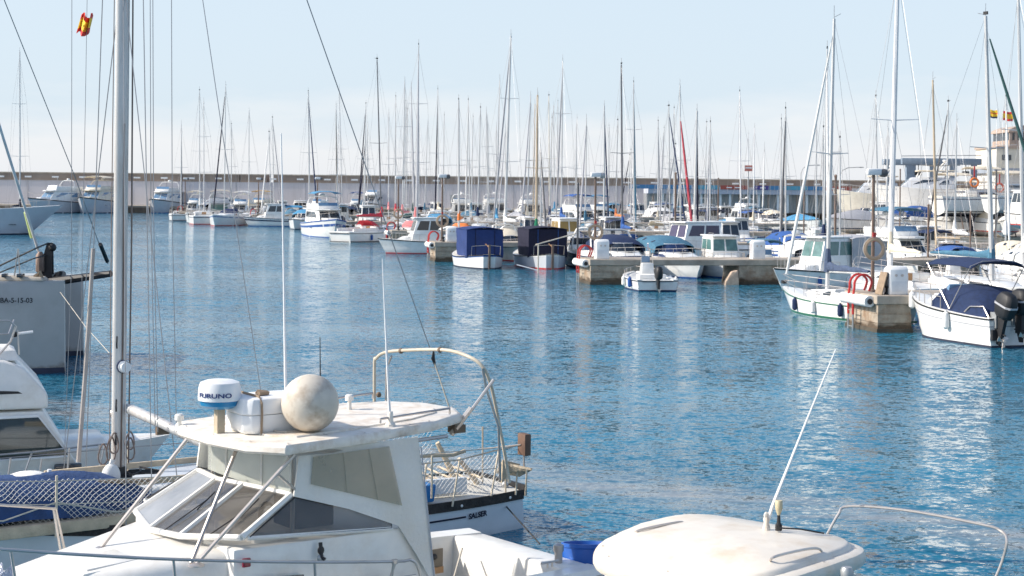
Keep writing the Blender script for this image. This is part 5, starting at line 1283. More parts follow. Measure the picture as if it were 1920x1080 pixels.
    MB().box(-1.22, -1.08, .50, .62, 2.70, 2.78).build('rail_clamp', mat('rusty clamp', (.18,.13,.09), .7, .3), t)
    # bow rail along the near side and round the far side
    def rail(sd):
        pts = [A.port(x_, y_, 1.30) for x_, y_ in ((-120,1024),(0,1030),(150,1040),(330,1049),(550,1054),(740,1053))] if sd > 0 else []
        return pts
    rp = rail(1); P1 = [p for p in rp]
    last = P1[-1]
    pts = P1+[last+V(-.18,0,-.01), last+V(-.27,0,-.10), last+V(-.33,0,-.35)]
    MB().tube(spl(pts, 4), .0145, 7).build('side_rail', STEEL, t)
    far = [V(p.x, -p.y, p.z) for p in pts]; MB().tube([P1[0], V(5.0,.3,P1[0].z+.02), V(5.0,-.3,P1[0].z+.02), far[0]]+far[1:4]+[far[3]+V(-.1,0,-.45)], .0145, 7).build('side_rail', STEEL, t)
    for x_, y_, dx in ((20,1031,.18),(325,1048,.10),(590,1054,.06),(738,1053,.0),(742,1053,-.10)):
        p = A.port(x_, y_, 1.30); MB().tube([p, V(p.x-dx, 1.24, 1.34)], .012, 6).build('stanchion', STEEL, t)
        if x_ < 700: MB().tube([V(p.x,-1.30,p.z), V(p.x-dx, -1.24, 1.34)], .012, 6).build('stanchion', STEEL, t)
    MB().lathe(A.port(740, 1053, 1.30)-V(0,0,.02), [(.03,0),(.035,.02),(.03,.04)], 8).build('rail_joint', STEEL, t)
    # small fittings on the cabin side
    y = 1.11
    MB().box(1.48, 1.56, 1.06, 1.09, 1.80, 1.88).build('port_light', mat('dark red lens', (.20,.01,.03), .2), t, bevel=.01)
    MB().tube([(.78,y,1.93),(.78,y+.02,1.80),(.76,y+.05,1.78)], .018, 6).build('latch', BLK, t); MB().ball((.78,y+.01,1.86), .035, .02, .04).build('latch_knob', BLK, t); MB().ball((.78,y+.01,1.79), .04, .02, .035).build('latch_knob', GREYS, t)
    MB().slab([V(1.75,1.075,1.42),V(.95,1.10,1.42),V(.95,1.10,1.66),V(1.35,1.09,1.68),V(1.55,1.085,1.60)], .02).build('porthole', PLEX, t)
    MB().slab([V(-.25,1.155,1.50),V(.7,1.155,1.50),V(.7,1.155,1.505),V(-.25,1.155,1.505)], .01).build('moulding', GREYC, t)
    # radar on its post
    rp0 = V(1.34, .20, 2.83); MB().rings([[(rp0.x-.04,rp0.y-.035,z),(rp0.x+.04,rp0.y-.035,z),(rp0.x+.04,rp0.y+.035,z),(rp0.x-.04,rp0.y+.035,z)] for z in (2.80, 3.13)]).build('radar_post', CREAMW, t)
    rd = MB().lathe((rp0.x, rp0.y, 3.10), [(.13,0),(.175,.03),(.188,.075)], 28).build('radar_base', mat('radar blue', (.01,.20,.42), .4), t)
    dm = MB().lathe((rp0.x, rp0.y, 3.176), [(.200,0),(.203,.03),(.196,.12),(.182,.165),(.13,.185),(.05,.19)], 28).build('radar_dome', mat('radar white', (.80,.80,.79), .3), t)
    # lettering wrapped on the dome, the same shapes as on the photographed one
    cu_m = mat('radar lettering', (.008,.03,.16), .5)
    tx = text_part('dome_lettering', 'FURUNO', .072, (0,0,0), (1,0,0), (0,0,1), cu_m, dm, depth=.001, spacing=1.02)
    wmax = max(v.co.x for v in tx.data.vertices); camdir = math.atan2(*( (lambda q: (q.y, q.x))(A.loc(V(0,0,CH))-rp0)))
    for v in tx.data.vertices:
        a = camdir-.28+(v.co.x*1.16-wmax*.58)/.2035; r = .2045+(-v.co.y)*1.0+.0015; v.co = V(rp0.x+r*cos(a), rp0.y+r*sin(a), 3.215+v.co.z*.8)
    # nav lights, aerials
    for p, h in ((A.z(655, 770, 2.90), .10), (A.z(336, 802, 2.83), .07)):
        MB().lathe(p, [(.025,0),(.02,h),(.045,h+.005),(.045,h+.05),(.03,h+.065)], 12).build('anchor_light', CREAMW if False else GELA, t)
    w1 = A.z(537, 783, 2.88); d1 = (A.o+A.f*w1.x+A.p*w1.y).y
    MB().tube([w1, A.d(535, 700, d1), A.d(532, 500, d1), A.d(527, 250, d1)], [.016,.015,.011,.006], 7).build('whip_aerial', WHITEP, t)
    w2 = A.z(732, 797, 2.90); d2 = (A.o+A.f*w2.x+A.p*w2.y).y
    a2 = MB().tube([w2, A.d(729, 750, d2), A.d(724, 640, d2), A.d(717, 485, d2)], [.016,.014,.010,.005], 7).build('whip_aerial', WHITEP, t)
    MB().lathe(w2-V(0,0,.01), [(.05,0),(.05,.02),(.03,.04),(.025,.13),(.02,.14)], 9).build('aerial_base', GELR, a2)
    w3 = A.z(601, 762, 2.89); d3 = (A.o+A.f*w3.x+A.p*w3.y).y; MB().tube([w3, A.d(600, 632, d3)], [.009,.004], 6).build('whip_aerial', BLK, t)
    sb = A.port(60, 1066, .7)
    # crumpled silver sheet on the bow
    g = [[V(3.5+.13*i+random.uniform(-.03,.03), -.1+.17*j+random.uniform(-.04,.04), 1.86+.06*random.random()*2+.10*sin(i*1.7+j)*cos(j*2.1)) for j in range(9)] for i in range(10)]
    o = MB().sheet(g, .01).build('crumpled_silver_sheet', mat('silver foil', (.62,.65,.72), .3, .6, bump=1, scale=8)); o.location = A.o; o.rotation_euler = (0,0,A.a)
    tag(o, 'crumpled silvery plastic sheet on the foredeck of the near cruiser', 'plastic sheet')
    # liferaft canister and round fender lie on the hardtop
    c = A.z(478, 800, 2.95); w = A.o+A.f*.88+A.p*.32
    cn = thing('liferaft_canister', 'white box shaped liferaft canister strapped on the hardtop behind the radar', 'liferaft', V(w.x, w.y, 2.875), A.a+R(-4))
    def rr_(k, z, ch=.07): 
        a_, b_ = .36*k, .255*k; return [(-a_+ch,-b_,z),(a_-ch,-b_,z),(a_,-b_+ch,z),(a_,b_-ch,z),(a_-ch,b_,z),(-a_+ch,b_,z),(-a_,b_-ch,z),(-a_,-b_+ch,z)]
    lo = MB().rings([rr_(.90,.0),rr_(.97,.03),rr_(1.0,.08),rr_(1.0,.175)]).build('canister_base', WHITEP, cn, bevel=.008)
    up = MB().rings([rr_(1.012,.18),rr_(1.012,.20),rr_(.99,.27),rr_(.95,.32),rr_(.85,.335)]).build('canister_lid', WHITEP, cn, bevel=.008)
    MB().tube([(.2,-.262,0),(.2,-.27,.19),(.2,-.262,.29),(.2,-.2,.345),(.2,.2,.345),(.2,.262,.29),(.2,.27,.19),(.2,.262,0)], .012, 5).build('strap', mat('dirty strap', (.30,.22,.15), .9), cn)
    e = MB(); e.rings([[V(-.10+(.058+.004*cos(b))*cos(a), .256+.004*sin(b), .245+(.026+.004*cos(b))*sin(a)) for b in (0,1.57,3.14,4.71)] for a in [2*pi*i/16 for i in range(17)]], caps=False); e.build('oval_emblem', mat('emblem ink', (.10,.04,.08), .5), up)
    text_part('script_lettering', 'Zodiac', .034, (-.045,.258,.235), (-1,0,0), (0,-.18,1), mat('emblem ink', (0,0,0)), up, depth=.001)
    MB().tube([(.1,-.05,.345),(.12,.0,.36),(.05,.06,.355),(.16,.10,.36)], .025, 5).build('rope_end', mat('dirty strap', (0,0,0)), up)
    q = A.z(581, 803, 2.92); w = A.o+A.f*q.x+A.p*q.y
    bl = thing('ball_fender', 'big round grimy white ball fender resting on the hardtop', 'fender', V(w.x, w.y, 2.885))
    r_ = .27; MB().rings([[Vector((r_*sin(pi*i/18)*cos(2*pi*k/28), r_*sin(pi*i/18)*sin(2*pi*k/28), r_-r_*cos(pi*i/18)))+V(0,0,0) if 0 < i < 18 else Vector((.001*cos(2*pi*k/28), .001*sin(2*pi*k/28), 0 if i == 0 else 2*r_)) for k in range(28)] for i in range(19)]).build('ball', BUOY, bl)
    MB().tube([(-.1,.02,.0),(-.2,-.1,.012),(-.32,-.05,.012),(-.4,.1,.012)], .009, 5).build('lanyard', ROPE, bl)
    # blue tub and post on the swim platform
    q = A.d(1100, 1060, 17.2); w = A.o+A.f*q.x+A.p*q.y
    tb = thing('plastic_tub', 'blue plastic tub astern of the near cruiser', 'tub', V(w.x, w.y, .36)); tb.rotation_euler = (R(-8), 0, 0)
    MB().lathe((0,0,0), [(.22,0),(.245,.5),(.26,.95),(.272,.96),(.272,1.0),(.25,1.0),(.235,.9),(.21,.08),(.0,.07)], 26).build('tub', mat('blue plastic', (.012,.10,.42), .4, var=.08), tb)
    w = P(1047, 1060, 16.9); po = MB().lathe((0,0,0), [(.05,0),(.042,.04),(.042,.98),(.055,1.0),(.055,1.06),(.02,1.08)], 12).build('mooring_post', STEEL); po.location = (w.x, w.y, .36)
    tag(po, 'short steel post left of the blue plastic tub', 'post')
cruiser()

def old_yacht():
    B = Fr(-5.3, 21.65, 214)
    t = thing('sailboat', 'old white sailboat with big mast, stern arch and netted guard rails', 'sailboat', B.o, B.a)
    H = Hull(9.8, 2.75, fb=1.05, fs=.55, tw=.62, rake=.9, flare=.14, bowp=2.1, stern=-.05, mx=.46, dip=.05); x0 = -1.17
    def hx(p): return Vector((p.x+x0, p.y, p.z))
    ks = [1, .9, .75, .6, .4, .2, 0, -.4, -.8, -1]; rs = []
    for i in range(25):
        tt = i/24; rs.append([hx(H.pt(tt, k, -1)) for k in ks]+[hx(H.pt(tt, k, 1)) for k in ks[-2::-1]])
    e0 = [p+V(-.06,0,0) for p in rs[0]]; c0 = sum(e0, Vector())/len(e0)
    e0 = [c0+V((p-c0).x-.02, (p-c0).y*.86, (p-c0).z) for p in e0]
    MB().rings([e0]+rs).build('hull', GELB, t)
    def band(z0, z1, m, name, off, rel=False, t0=0, t1=1, n=22, zz=None):
        for sd in (1, -1):
            g = []
            for i in range(n+1):
                tt = t0+(t1-t0)*i/n; sh = H.shz(tt)
                a, b = (z0, z1) if rel else (z0/sh, z1/sh)
                if zz: a, b = zz(tt)
                g.append([hx(H.pt(tt, a, sd, off)), hx(H.pt(tt, b, sd, off))])
            MB().sheet(g, .012).build(name, m, t)
    for sd in (1, -1):
        g = [[hx(H.pt(i/22, 1, sd, .012))+V(0,0,dz) for dz in (-.09, .05)] for i in range(23)]
        MB().sheet(g, .035).build('toe_rail', mat('weathered black rubbing strake', (.035,.03,.028), .8, var=.5, scale=9, bump=.4), t)
        o = MB()
    for k in range(9):
        p = hx(H.pt(.03+.1*k, 1, 1, .035)); MB().ball(p+V(0,0,-.03), .022, .012, .022, 6, 5).build('bolt', WHITEP, t)
    MB().box(x0-4.98, x0-4.93, -.85, .85, .50, .66).build('transom_rail', BLK, t)
    band(0, 0, NAVYD, 'cove_line', .014, t0=.12, t1=.55, zz=lambda tt: (.60, .64))
    # deck, coachroof, cockpit
    g = []
    for i in range(20):
        tt = .0+.99*i/19; p = hx(H.pt(tt, 1, 1)); y = max(.02, p.y-.02); g.append([(p.x, y*(1-2*j/6), p.z+.0+.05*(1-(1-2*j/6)**2)) for j in range(7)])
    MB().sheet(g, .03).build('deck', mat('pale worn deck', (.62,.60,.54), .8, var=.1, scale=4, grime=(.40,.33,.24), gamt=.5), t)
    ch = House(-2.5, 1.9, .92, .55, .68, 1.22, rf=.7, rb=-.05, ti=.1, z1b=1.10); ch.build(t, GELB, 'coachroof', .06)
    for f in 'ps': ch.win(f, .10, .36, .35, .75, PLEX); ch.win(f, .44, .68, .35, .72, PLEX)
    for sd in (-1, 1): MB().box(-2.45, .8, sd*.62-.03, sd*.62+.03, 1.20, 1.28).build('handrail', CREAMW, t, bevel=.01)
    # cockpit well with worn planking and clutter
    MB().box(-5.0, -2.6, -.62, .62, .69, .73).build('cockpit_planking', CREAMW, t)
    for sd in (-1, 1): MB().hexa([(-5.1,sd*.75-.05,.66),(-2.5,sd*.85-.05,.66),(-2.5,sd*.85+.05,.66),(-5.1,sd*.75+.05,.66)],[(-5.1,sd*.75-.04,.86),(-2.5,sd*.85-.04,.95),(-2.5,sd*.85+.04,.95),(-5.1,sd*.75+.04,.86)]).build('coaming', GELB, t)
    c = B.d(794, 925, 23.2); MB().rings([[(c.x-.14*k,c.y-.14*k,z),(c.x+.14*k,c.y-.14*k,z),(c.x+.14*k,c.y+.14*k,z),(c.x-.14*k,c.y+.14*k,z)] for z, k in ((c.z-.12,.85),(c.z+.14,1.0))]).build('bucket', mat('blue bucket', (.02,.16,.42), .5), t, bevel=.03)
    # mast with its luff groove, winches, halyards and boom
    mz = 14.6
    mast = MB().rings([[V(.088*cos(a)*k, .068*sin(a)*k, z) for a in [2*pi*i/16 for i in range(16)]] for z, k in ((1.2,1),(8,1),(12,.85),(mz,.7))]).build('mast', DWHITE, t)
    MB().box(-.105, -.084, -.012, .012, 1.3, mz).build('luff_track', DWHITE, mast)
    MB().tube([(-.02,.074,1.35),(-.03,.078,3.2),(-.02,.074,6.0)], .010, 5).build('conduit', BRASS, mast)
    for z_, s_ in ((2.72,1), (2.05,-1)):
        w = MB().lathe((-.03, s_*.07, z_), [(.075,0),(.08,.05*1),(.055,.06),(.05,.10),(.07,.13),(.07,.145),(.015,.15)], 14, 'y')
        if s_ < 0: w.v = [V(v.x, -v.y-.0, v.z) if False else V(v.x, 2*(-.07)-v.y, v.z) for v in w.v]
        wo_ = w.build('winch', WHITEP if s_ > 0 else STEEL, mast)
        if s_ > 0: MB().lathe((-.03, .075, z_), [(.09,0),(.09,.03),(.06,.035)], 14, 'y').build('winch_base', NAVY, wo_)
    for z_ in (1.75, 2.2, 3.05): MB().tube([(.06,.09,z_-.08),(.075,.12,z_),(.06,.09,z_+.08)], .012, 5).build('cleat', BLK, mast)
    MB().lathe((0,0,1.2), [(.2,0),(.2,.03),(.13,.06),(.12,.16)], 14).build('mast_collar', BLK, mast)
    hal = MB()
    for x_, y_, s_ in ((-.14,.02,1),(-.13,.07,1),(.13,.05,1)):
        hal.tube([(x_, y_, 1.4), (x_*1.08, y_*1.2, 4.5), (x_*.95, y_, 9), (x_*.7, y_*.6, mz-.1)], .0065, 4)
    hal.build('halyards', mat('grey brown halyard', (.25,.19,.16), .9), t)
    # coils of rope hanging at the mast foot
    for x_, y_, z_, r_ in ((.13,.10,1.62,.17),(.10,.13,1.70,.14),(-.14,.09,1.60,.15),(-.12,.13,1.72,.12),(.22,.04,1.55,.14)):
        MB().tube([(x_+.06*cos(a), y_+.03*sin(a*2), z_+r_*sin(a)) for a in [2*pi*i/14 for i in range(15)]], .011, 5).build('rope_coil', mat('grey brown halyard', (0,0,0)), t)
    cl = MB(); rnd2 = random.Random(3)
    cl.tube([(.3*rnd2.uniform(-1,1)-.25, .3*rnd2.uniform(-.6,1), 1.26+.04*rnd2.random()) for _ in range(16)], .016, 5).build('tangled_line', BLK, t)
    bm = [V(-.14,0,2.14), B.d(300, 792, 20.9), B.d(420, 850, 20.1)]
    bo = MB().tube([bm[0], bm[1]], .07, 10).tube([bm[1], bm[2]], .066, 10).build('boom', DWHITE, t); MB().tube([(-.09,0,2.14), (-.22,.02,2.10)], .04, 8).build('gooseneck', BLK, bo)
    MB().box(bm[1].x-.12, bm[1].x+.05, bm[1].y-.03, bm[1].y+.03, bm[1].z-.16, bm[1].z-.06).build('reefing_block', mat('rusty clamp', (0,0,0)), bo)
    rg = MB()
    mh = V(0,0,mz-.05)
    rg.tube([B.port(807, 655, 0), mh], .0085, 4)
    rg.tube([B.d(490, 740, 20.5), mh], .006, 4)
    rg.tube([V(3.75,0,1.12), mh], .0085, 4)
    for sd in (1, -1):
        for x_, zt in ((.0, mz-.1),(.35, 8.0),(-.4, 8.0)): rg.tube([(x_, sd*1.28, .8), (x_*.3, sd*.75, 8.0) if zt > 9 else (0,sd*.03,zt), (0, sd*.03, zt)], .007, 4)
    for x_, d_ in ((283,20.6),(323,20.4),(288,20.5)): rg.tube([B.d(x_+8, 810, d_), B.d(x_, 400, d_), B.d(x_-2, -160, d_)], .0055, 4)
    rg.tube([B.d(135,-160,21.8), B.d(134,500,22.2), B.d(120,880,22.6)], .0045, 4); rg.tube([B.d(166,-160,22), B.d(160,200,22), B.d(150,700,22.3)], .004, 4)
    rg.build('rigging', WIRE, t)
    MB().tube([V(0,-.78,8.0), V(0,.78,8.0)], .03, 6).build('spreader', DWHITE, mast)
    ins = B.port(812, 672, 0); MB().tube([ins+V(-.01,0,.12), ins, ins+V(-.05,0,-.14)], [.012,.03,.012], 6).build('stay_insulator', BLK, t)
    MB().tube([ins, B.d(846, 775, 24.5)], .012, 5).build('stay_tackle', ROPE, t)
    # tall stern arch of bent tube
    ax = -4.75
    def q(x_, y_, k=0): return B.fw(x_, y_, ax-k)
    cream = mat('stained cream tube', (.62,.54,.42), .5, var=.2, scale=6, grime=(.3,.2,.12), gamt=.6)
    L1 = [q(703,790), q(702,690), q(706,672), q(722,661), q(760,657), q(830,656), q(872,666), q(902,684,.1), q(918,715,.25), q(930,765,.4), q(946,850,.6), q(955,905,.7)]
    L2 = [V(p.x-.05, p.y+.10, p.z-.02) for p in L1]
    L1[0].z = .9
    MB().tube(spl(L1), .026, 8).build('stern_arch', cream, t); MB().tube([L1[0]+V(-.1,.14,0), q(711,760)+V(-.1,.04,0), q(712,690)+V(-.1,.04,0), q(724,668)+V(-.1,0,0)], .018, 7).build('arch_brace', STEEL, t)
    MB().tube([q(905,690,.1), q(912,730,.2), q(935,800,.4), q(938,900,.6)], .02, 7).build('arch_brace', STEEL, t)
    for x_, y_ in ((752,658),(825,656),(710,740),(706,760)): MB().ball(q(x_, y_), .045, n=8, m=6).build('arch_clamp', mat('rusty clamp', (0,0,0)), t)
    # stern pulpit, seat boards, wooden box on its stick
    def pt(x_, y_, p_=1.15): return B.port(x_, y_, p_)
    MB().tube([pt(770,856), pt(850,853), pt(872,845)], .028, 6).build('wooden_handrail', CREAMW, t)
    for a, b_ in (((860,860,.2),(905,925,.2)), ((820,830,.5),(862,930,.5))): MB().tube([B.port(*a), B.port((a[0]+b_[0])/2+4, (a[1]+b_[1])/2, a[2]), B.port(*b_)], [.035,.05,.03], 7).build('tiller_arm', CREAMW if a[0] == 820 else cream, t)
    pul = MB()
    rail_top = [pt(770,872,1.2), pt(850,868,1.2), pt(935,845,1.1), pt(985,832,.6), B.fw(985,838,-5.9)]
    for x_, y_ in ((935,845),(862,862),(800,870)): pul.tube([pt(x_, y_, 1.15), pt(x_-14, y_+88 if x_ < 900 else y_+85, 1.2)], .016, 5)
    pul.tube([pt(770,872,1.2), pt(862,862,1.2), pt(935,843,1.15), pt(985,832,.9)], .012, 5)
    pul.tube([B.fw(905,930,-5.75), B.fw(905,800,-5.75)], .014, 5); pul.tube([B.fw(948,925,-5.75), B.fw(948,880,-5.75)], .014, 5); pul.tube([B.fw(985,930,-5.8), B.fw(988,880,-5.8)], .014, 5); pul.tube([B.fw(967,928,-5.8), B.fw(970,880,-5.8)], .014, 5)
    pul.build('pulpit', cream, t)
    sb = B.fw(965, 880, -5.75)
    MB().slab([B.fw(938,868,-5.6), B.fw(998,880,-5.9), B.fw(975,892,-6.0), B.fw(930,885,-5.6)], .035).build('stern_board', CREAMW, t)
    MB().slab([B.port(942,862,1.0), B.port(975,870,1.0), B.port(940,905,1.0)], .03).build('bracket_board', CREAMW, t)
    bx = B.fw(983, 833, -5.9); cb = MB().box(-.055, .055, -.10, .10, -.16, .16); cb.v = [bx+v for v in cb.v]; cb.build('wooden_box', mat('dark box wood', (.16,.09,.06), .7, var=.3, scale=8), t, bevel=.008)
    MB().tube([bx+V(0,0,-.15), bx+V(0,0,-.38)], .016, 6).build('box_stick', STEEL, t); MB().tube([bx+V(.06,.0,.0), B.fw(900,842,-5.75)], .012, 5).build('box_arm', STEEL, t)
    # netting on the guard rails
    def net(name, P00, P10, P01, P11, nu, nv, r=.0034):
        mb = MB()
        def S_(u, v): 
            p = P00.lerp(P10, u).lerp(P01.lerp(P11, u), v); return p+V(.010*sin(u*53+v*9), .015*sin(u*31+v*5), -.035*abs(sin(u*6.2))*v*(1-.3*v)+.008*sin(u*71))
        n = nu
        for k in range(-nv, nu):
            for sg in (1, -1):
                pts = []
                for j in range(nv+1):
                    u = (k+j)/nu if sg > 0 else (k+nv-j)/nu
                    if -1e-6 <= u <= 1+1e-6: pts.append(S_(u, j/nv))
                if len(pts) > 1: mb.tube(pts, r, 3)
        return mb.build(name, ROPEW, t)
    py = 1.27
    def g_(x_, z_): return V(x_, py if x_ < 1.5 else py-(x_-1.5)**2*.16, z_)
    net('netting', g_(3.0,1.02), g_(-.6,.78), g_(3.0,1.58), g_(-.6,1.38), 46, 8)
    wl = MB()
    for z_, zz in ((1.58,1.38),(1.30,1.08)): wl.tube([g_(3.4,z_+.04), g_(3.0,z_), g_(1.25,(z_+zz)/2+.0), g_(-.6,zz), g_(-2.6,zz-.04), g_(-4.3,zz-.02), g_(-5.3,zz-.03)], .007, 5)
    wl.tube([g_(3.0,1.15), g_(1.9,1.05), g_(1.25,1.22), g_(.5,1.02), g_(0,1.0)], .011, 5)
    wl.build('guard_wire', ROPE, t)
    for x_ in (3.0, 1.25, -.6, -2.5, -4.2): MB().tube([g_(x_, .72+.05*max(0,x_)), g_(x_, 1.50+.04*x_)], .017, 7).build('stanchion', cream, t)
    for x_ in (1.6, -.6, -2.5, -4.2): MB().tube([V(x_,-1.2,.72), V(x_,-1.2,1.42)], .015, 6).build('stanchion', cream, t)
    for z_ in (1.4, 1.1): MB().tube([V(2.6,-1.0,z_+.1), V(1.6,-1.2,z_), V(-.6,-1.2,z_), V(-5.2,-1.1,z_)], .006, 4).build('guard_wire', WIRE, t)
    net('stern_netting', V(-2.6,1.27,.72), V(-5.55,.98,.66), V(-2.6,1.27,1.22), V(-5.55,.98,1.22), 34, 7)
    net('stern_netting', V(-2.8,-1.22,.72), V(-5.55,-.95,.70), V(-2.8,-1.22,1.40), V(-5.55,-.95,1.45), 34, 8)
    # ribs of the cockpit grating seen through the net
    pl = MB()
    for i in range(12): MB().tube([V(-5.5+.22*i, .58, .78), V(-5.6+.22*i, -.5, .80)], .02, 4).build('grating_slat', CREAMW, t)
    # beige side plank and dinghy cover in navy behind the net
    for sd in (1,): MB().box(-.9, 2.0, 1.02, 1.20, .80, .95).build('side_plank', CREAMW, t, bevel=.02)
    # name and cove line lettering
    pp = hx(H.pt(.045, .64, 1, .012)); pq = hx(H.pt(.115, .60, 1, .012)); 
    text_part('name_lettering', 'SALSER', .115, pq+V(0,.012,-.03), (pp-pq), V(0,.10,1), NAVYD, t, depth=.003)
    c1 = V(-5.97, .1, .5); w = P(1012, 1020, 22.6); wl2 = B.loc(w)
    MB().tube([c1, wl2], .012, 5).build('mooring_line', mat('dark rope', (.05,.05,.05), .9), t)
    MB().ball((-5.95,.55,.62), .06, .05, .07).build('fairlead', GREYS, t)
    # what lies on the boat
    n1 = Vector((0,0,0)); dn = thing('covered_dinghy', 'dinghy under a dark blue cover lashed behind the netted rail', 'dinghy', B.o+B.f*1.45+B.p*.55+V(0,0,.98), B.a, None)
    g = []
    for i in range(12):
        u = i/11; x_ = -1.75+3.5*u; w_ = .50*(1-abs(2*u-1)**2.6)**.5+.05; hh = .42*(1-abs(2*u-1)**3)+.06
        g.append([V(x_, w_*cos(pi*j/10), hh*sin(pi*j/10)**.8+.02*sin(j*1.9+i*1.3)) for j in range(11)])
    MB().sheet(g, .02).build('cover', mat('dark blue cover', (.022,.06,.17), .8, var=.3, scale=5, bump=.4), dn)
    MB().lathe((-.1,-.1,.40), [(.28,0),(.27,.05),(.16,.09),(.02,.10)], 16).build('white_pad', WHITEC, dn)
    MB().tube([(-.4,.30,.36),(-1.1,.28,.34),(-1.6,.24,.30)], .03, 6).build('oar', WOODG, dn)
    f = B.d(208, 893, 21.2); w = B.o+B.f*f.x+B.p*f.y; fd = thing('fender', 'small white fender lying at the foot of the big mast', 'fender', V(w.x, w.y, f.z), R(40))
    b_ = MB().ball((0,0,0), .13, .10, .17, 14, 10).build('body', WHITEC, fd); MB().tube([(0,0,.16),(.02,0,.22)], .03, 6).build('eye', WHITEC, fd)
    # raking grey pole and spinnaker pole near the bow
    sp_ = B.d(147, 866, 22.3), B.d(160, 700, 22.3), B.d(175, 466, 22.3)
    MB().tube(sp_, [.034,.032,.03], 8).build('raked_pole', mat('grey brown pole', (.42,.38,.35), .5, .2, var=.2), t)
    MB().tube([B.d(88, 935, 21.0), B.d(93, 880, 21.0)], .03, 8).build('boat_hook', WHITEP, t)
old_yacht()

def left_cruiser():
    hd = 20; C = Fr(-9.9, 24.2, hd)
    t = thing('motor_yacht', 'white motor yacht cut off at the left edge, with a big slanting side window', 'yacht', C.o, C.a)
    H = Hull(9.4, 3.2, fb=1.15, fs=.95, tw=.9, rake=.9, flare=.2, bowp=2.4, vee=1, dip=.02); H.build(t, GELA, 16); H.deck(t, GELA, n=12); H.band(t, ANTI, 0, .08, 'boot_stripe')
    s_ = -1.18
    def q(x_, y_, p_=s_): return C.port(x_, y_, p_)
    lo, hi = q(135, 862), q(82, 770)
    zt = q(40, 772).z; zb = q(60, 868).z; xf = lo.x; xt = hi.x
    # deckhouse
    MB().rings([[(-2.8, y_, zb-.35), (xf+.35, y_*.8, zb-.35), (xf+.05, y_*.95, zb), (xt, y_, zt), (-2.8, y_, zt)] for y_ in (-1.18, 1.18)]).build('deckhouse', GELA, t, bevel=.03)
    y = -1.195
    wnd = [q(-260, 795, y), q(72, 780, y), q(128, 853, y), q(-260, 880, y)]
    w = MB().slab(wnd, .015).build('side_window', mat('green grey glass', (.05,.065,.06), .05, var=.3, spec=1), t)
    MB().tube([q(-260,797,y-.015), q(72,780,y-.015), q(131,855,y-.015), q(-260,882,y-.015)], .02, 5).build('window_trim', WHITEP, w)
    MB().slab([V(p.x, -p.y, p.z) for p in wnd], .015).build('side_window', GLASS, t)
    MB().slab([V(xt-.02,-.95,zt-.06), V(xt-.02,.95,zt-.06), V(xf+.02,.85,zb+.02), V(xf+.02,-.85,zb+.02)], .03).build('windscreen', GLASS, t)
    # flybridge: overhang with rounded nose and sloping coaming
    f1, f2, f3 = q(92, 768, -1.3), q(88, 740, -1.3), q(28, 690, -1.2)
    MB().rings([[(-3.0, y_, f1.z), (f1.x, y_*.92, f1.z), (f2.x+.02, y_*.92, f2.z), (f3.x+.12, y_*.85, f3.z), (f3.x-.15, y_*.82, f3.z+.10), (-3.0, y_*.9, f3.z+.12)] for y_ in (-1.3, 1.3)]).build('flybridge', GELA, t, bevel=.05, seg=3)
    MB().slab([q(-40,741,-1.302), q(42,738,-1.302), q(34,734,-1.302), q(-40,732,-1.302)], .02).build('side_vent', BLK, t)
    s0 = q(12, 660, -.8)
    MB().rings([[(s0.x-.75+dx, -1.0+dy, z) , (s0.x+.18-dx, -.95+dy, z), (s0.x+.18-dx, -.2-dy, z), (s0.x-.75+dx, -.2-dy, z)] for z, dx, dy in ((f3.z+.1,0,0),(s0.z-.12,0,0),(s0.z+.03,.05,.05),(s0.z+.08,.14,.14))]).build('covered_seat', WHITEC, t, bevel=.03)
    rl = MB(); rl.tube([q(-40,600,-1.0), q(18,602,-1.0), q(30,612,-1.0), q(20,640,-1.0), q(-2,665,-1.0)], .018, 6); rl.tube([q(-30,628,-1.0), q(16,626,-1.0), q(26,600,-.6)], .014, 6); rl.tube([q(33,620,-1.0), q(36,665,-1.0)], .012, 5); rl.build('steel_rail', STEEL, t)
    MB().tube([q(30,626,-.95), q(62,622,-.95)], .022, 6).build('rail_light', WHITEP, t); MB().ball(q(28,627,-.95), .045, n=8, m=6).build('lamp', BLK, t)
    # oval side port, deck rail
    o = q(140, 882, -1.45); H_ = H.pt(.75, .8, -1)
    MB().box(o.x-.28, o.x+.12, -1.26, -1.20, o.z-.07, o.z+.07).build('porthole', GLASS, t, bevel=.02); 
    ra = MB(); ra.tube([q(-200,868,-1.4), q(60,848,-1.35), q(200,832,-1.1), q(240,827,-.4), C.port(215,826,.6)], .016, 6)
    for a, b_ in (((60,848),(28,940)),((20,858),(14,900)),((130,840),(125,900)),((78,860),(72,905)),((196,833),(186,880)),((186,834),(190,882))): ra.tube([q(*a, -1.3), q(*b_, -1.35)], .015, 5)
    ra.build('deck_rail', STEEL, t)
    fr = C.loc(P(215, 878, 24.8)); MB().rings([[(fr.x-1.4,-.9*k,z),(fr.x-.1,-.55*k,z),(fr.x-.1,.55*k,z),(fr.x-1.4,.9*k,z)] for z, k in ((.98,1),(1.22,.9))]).build('trunk_cabin', GELA, t, bevel=.08)
left_cruiser()

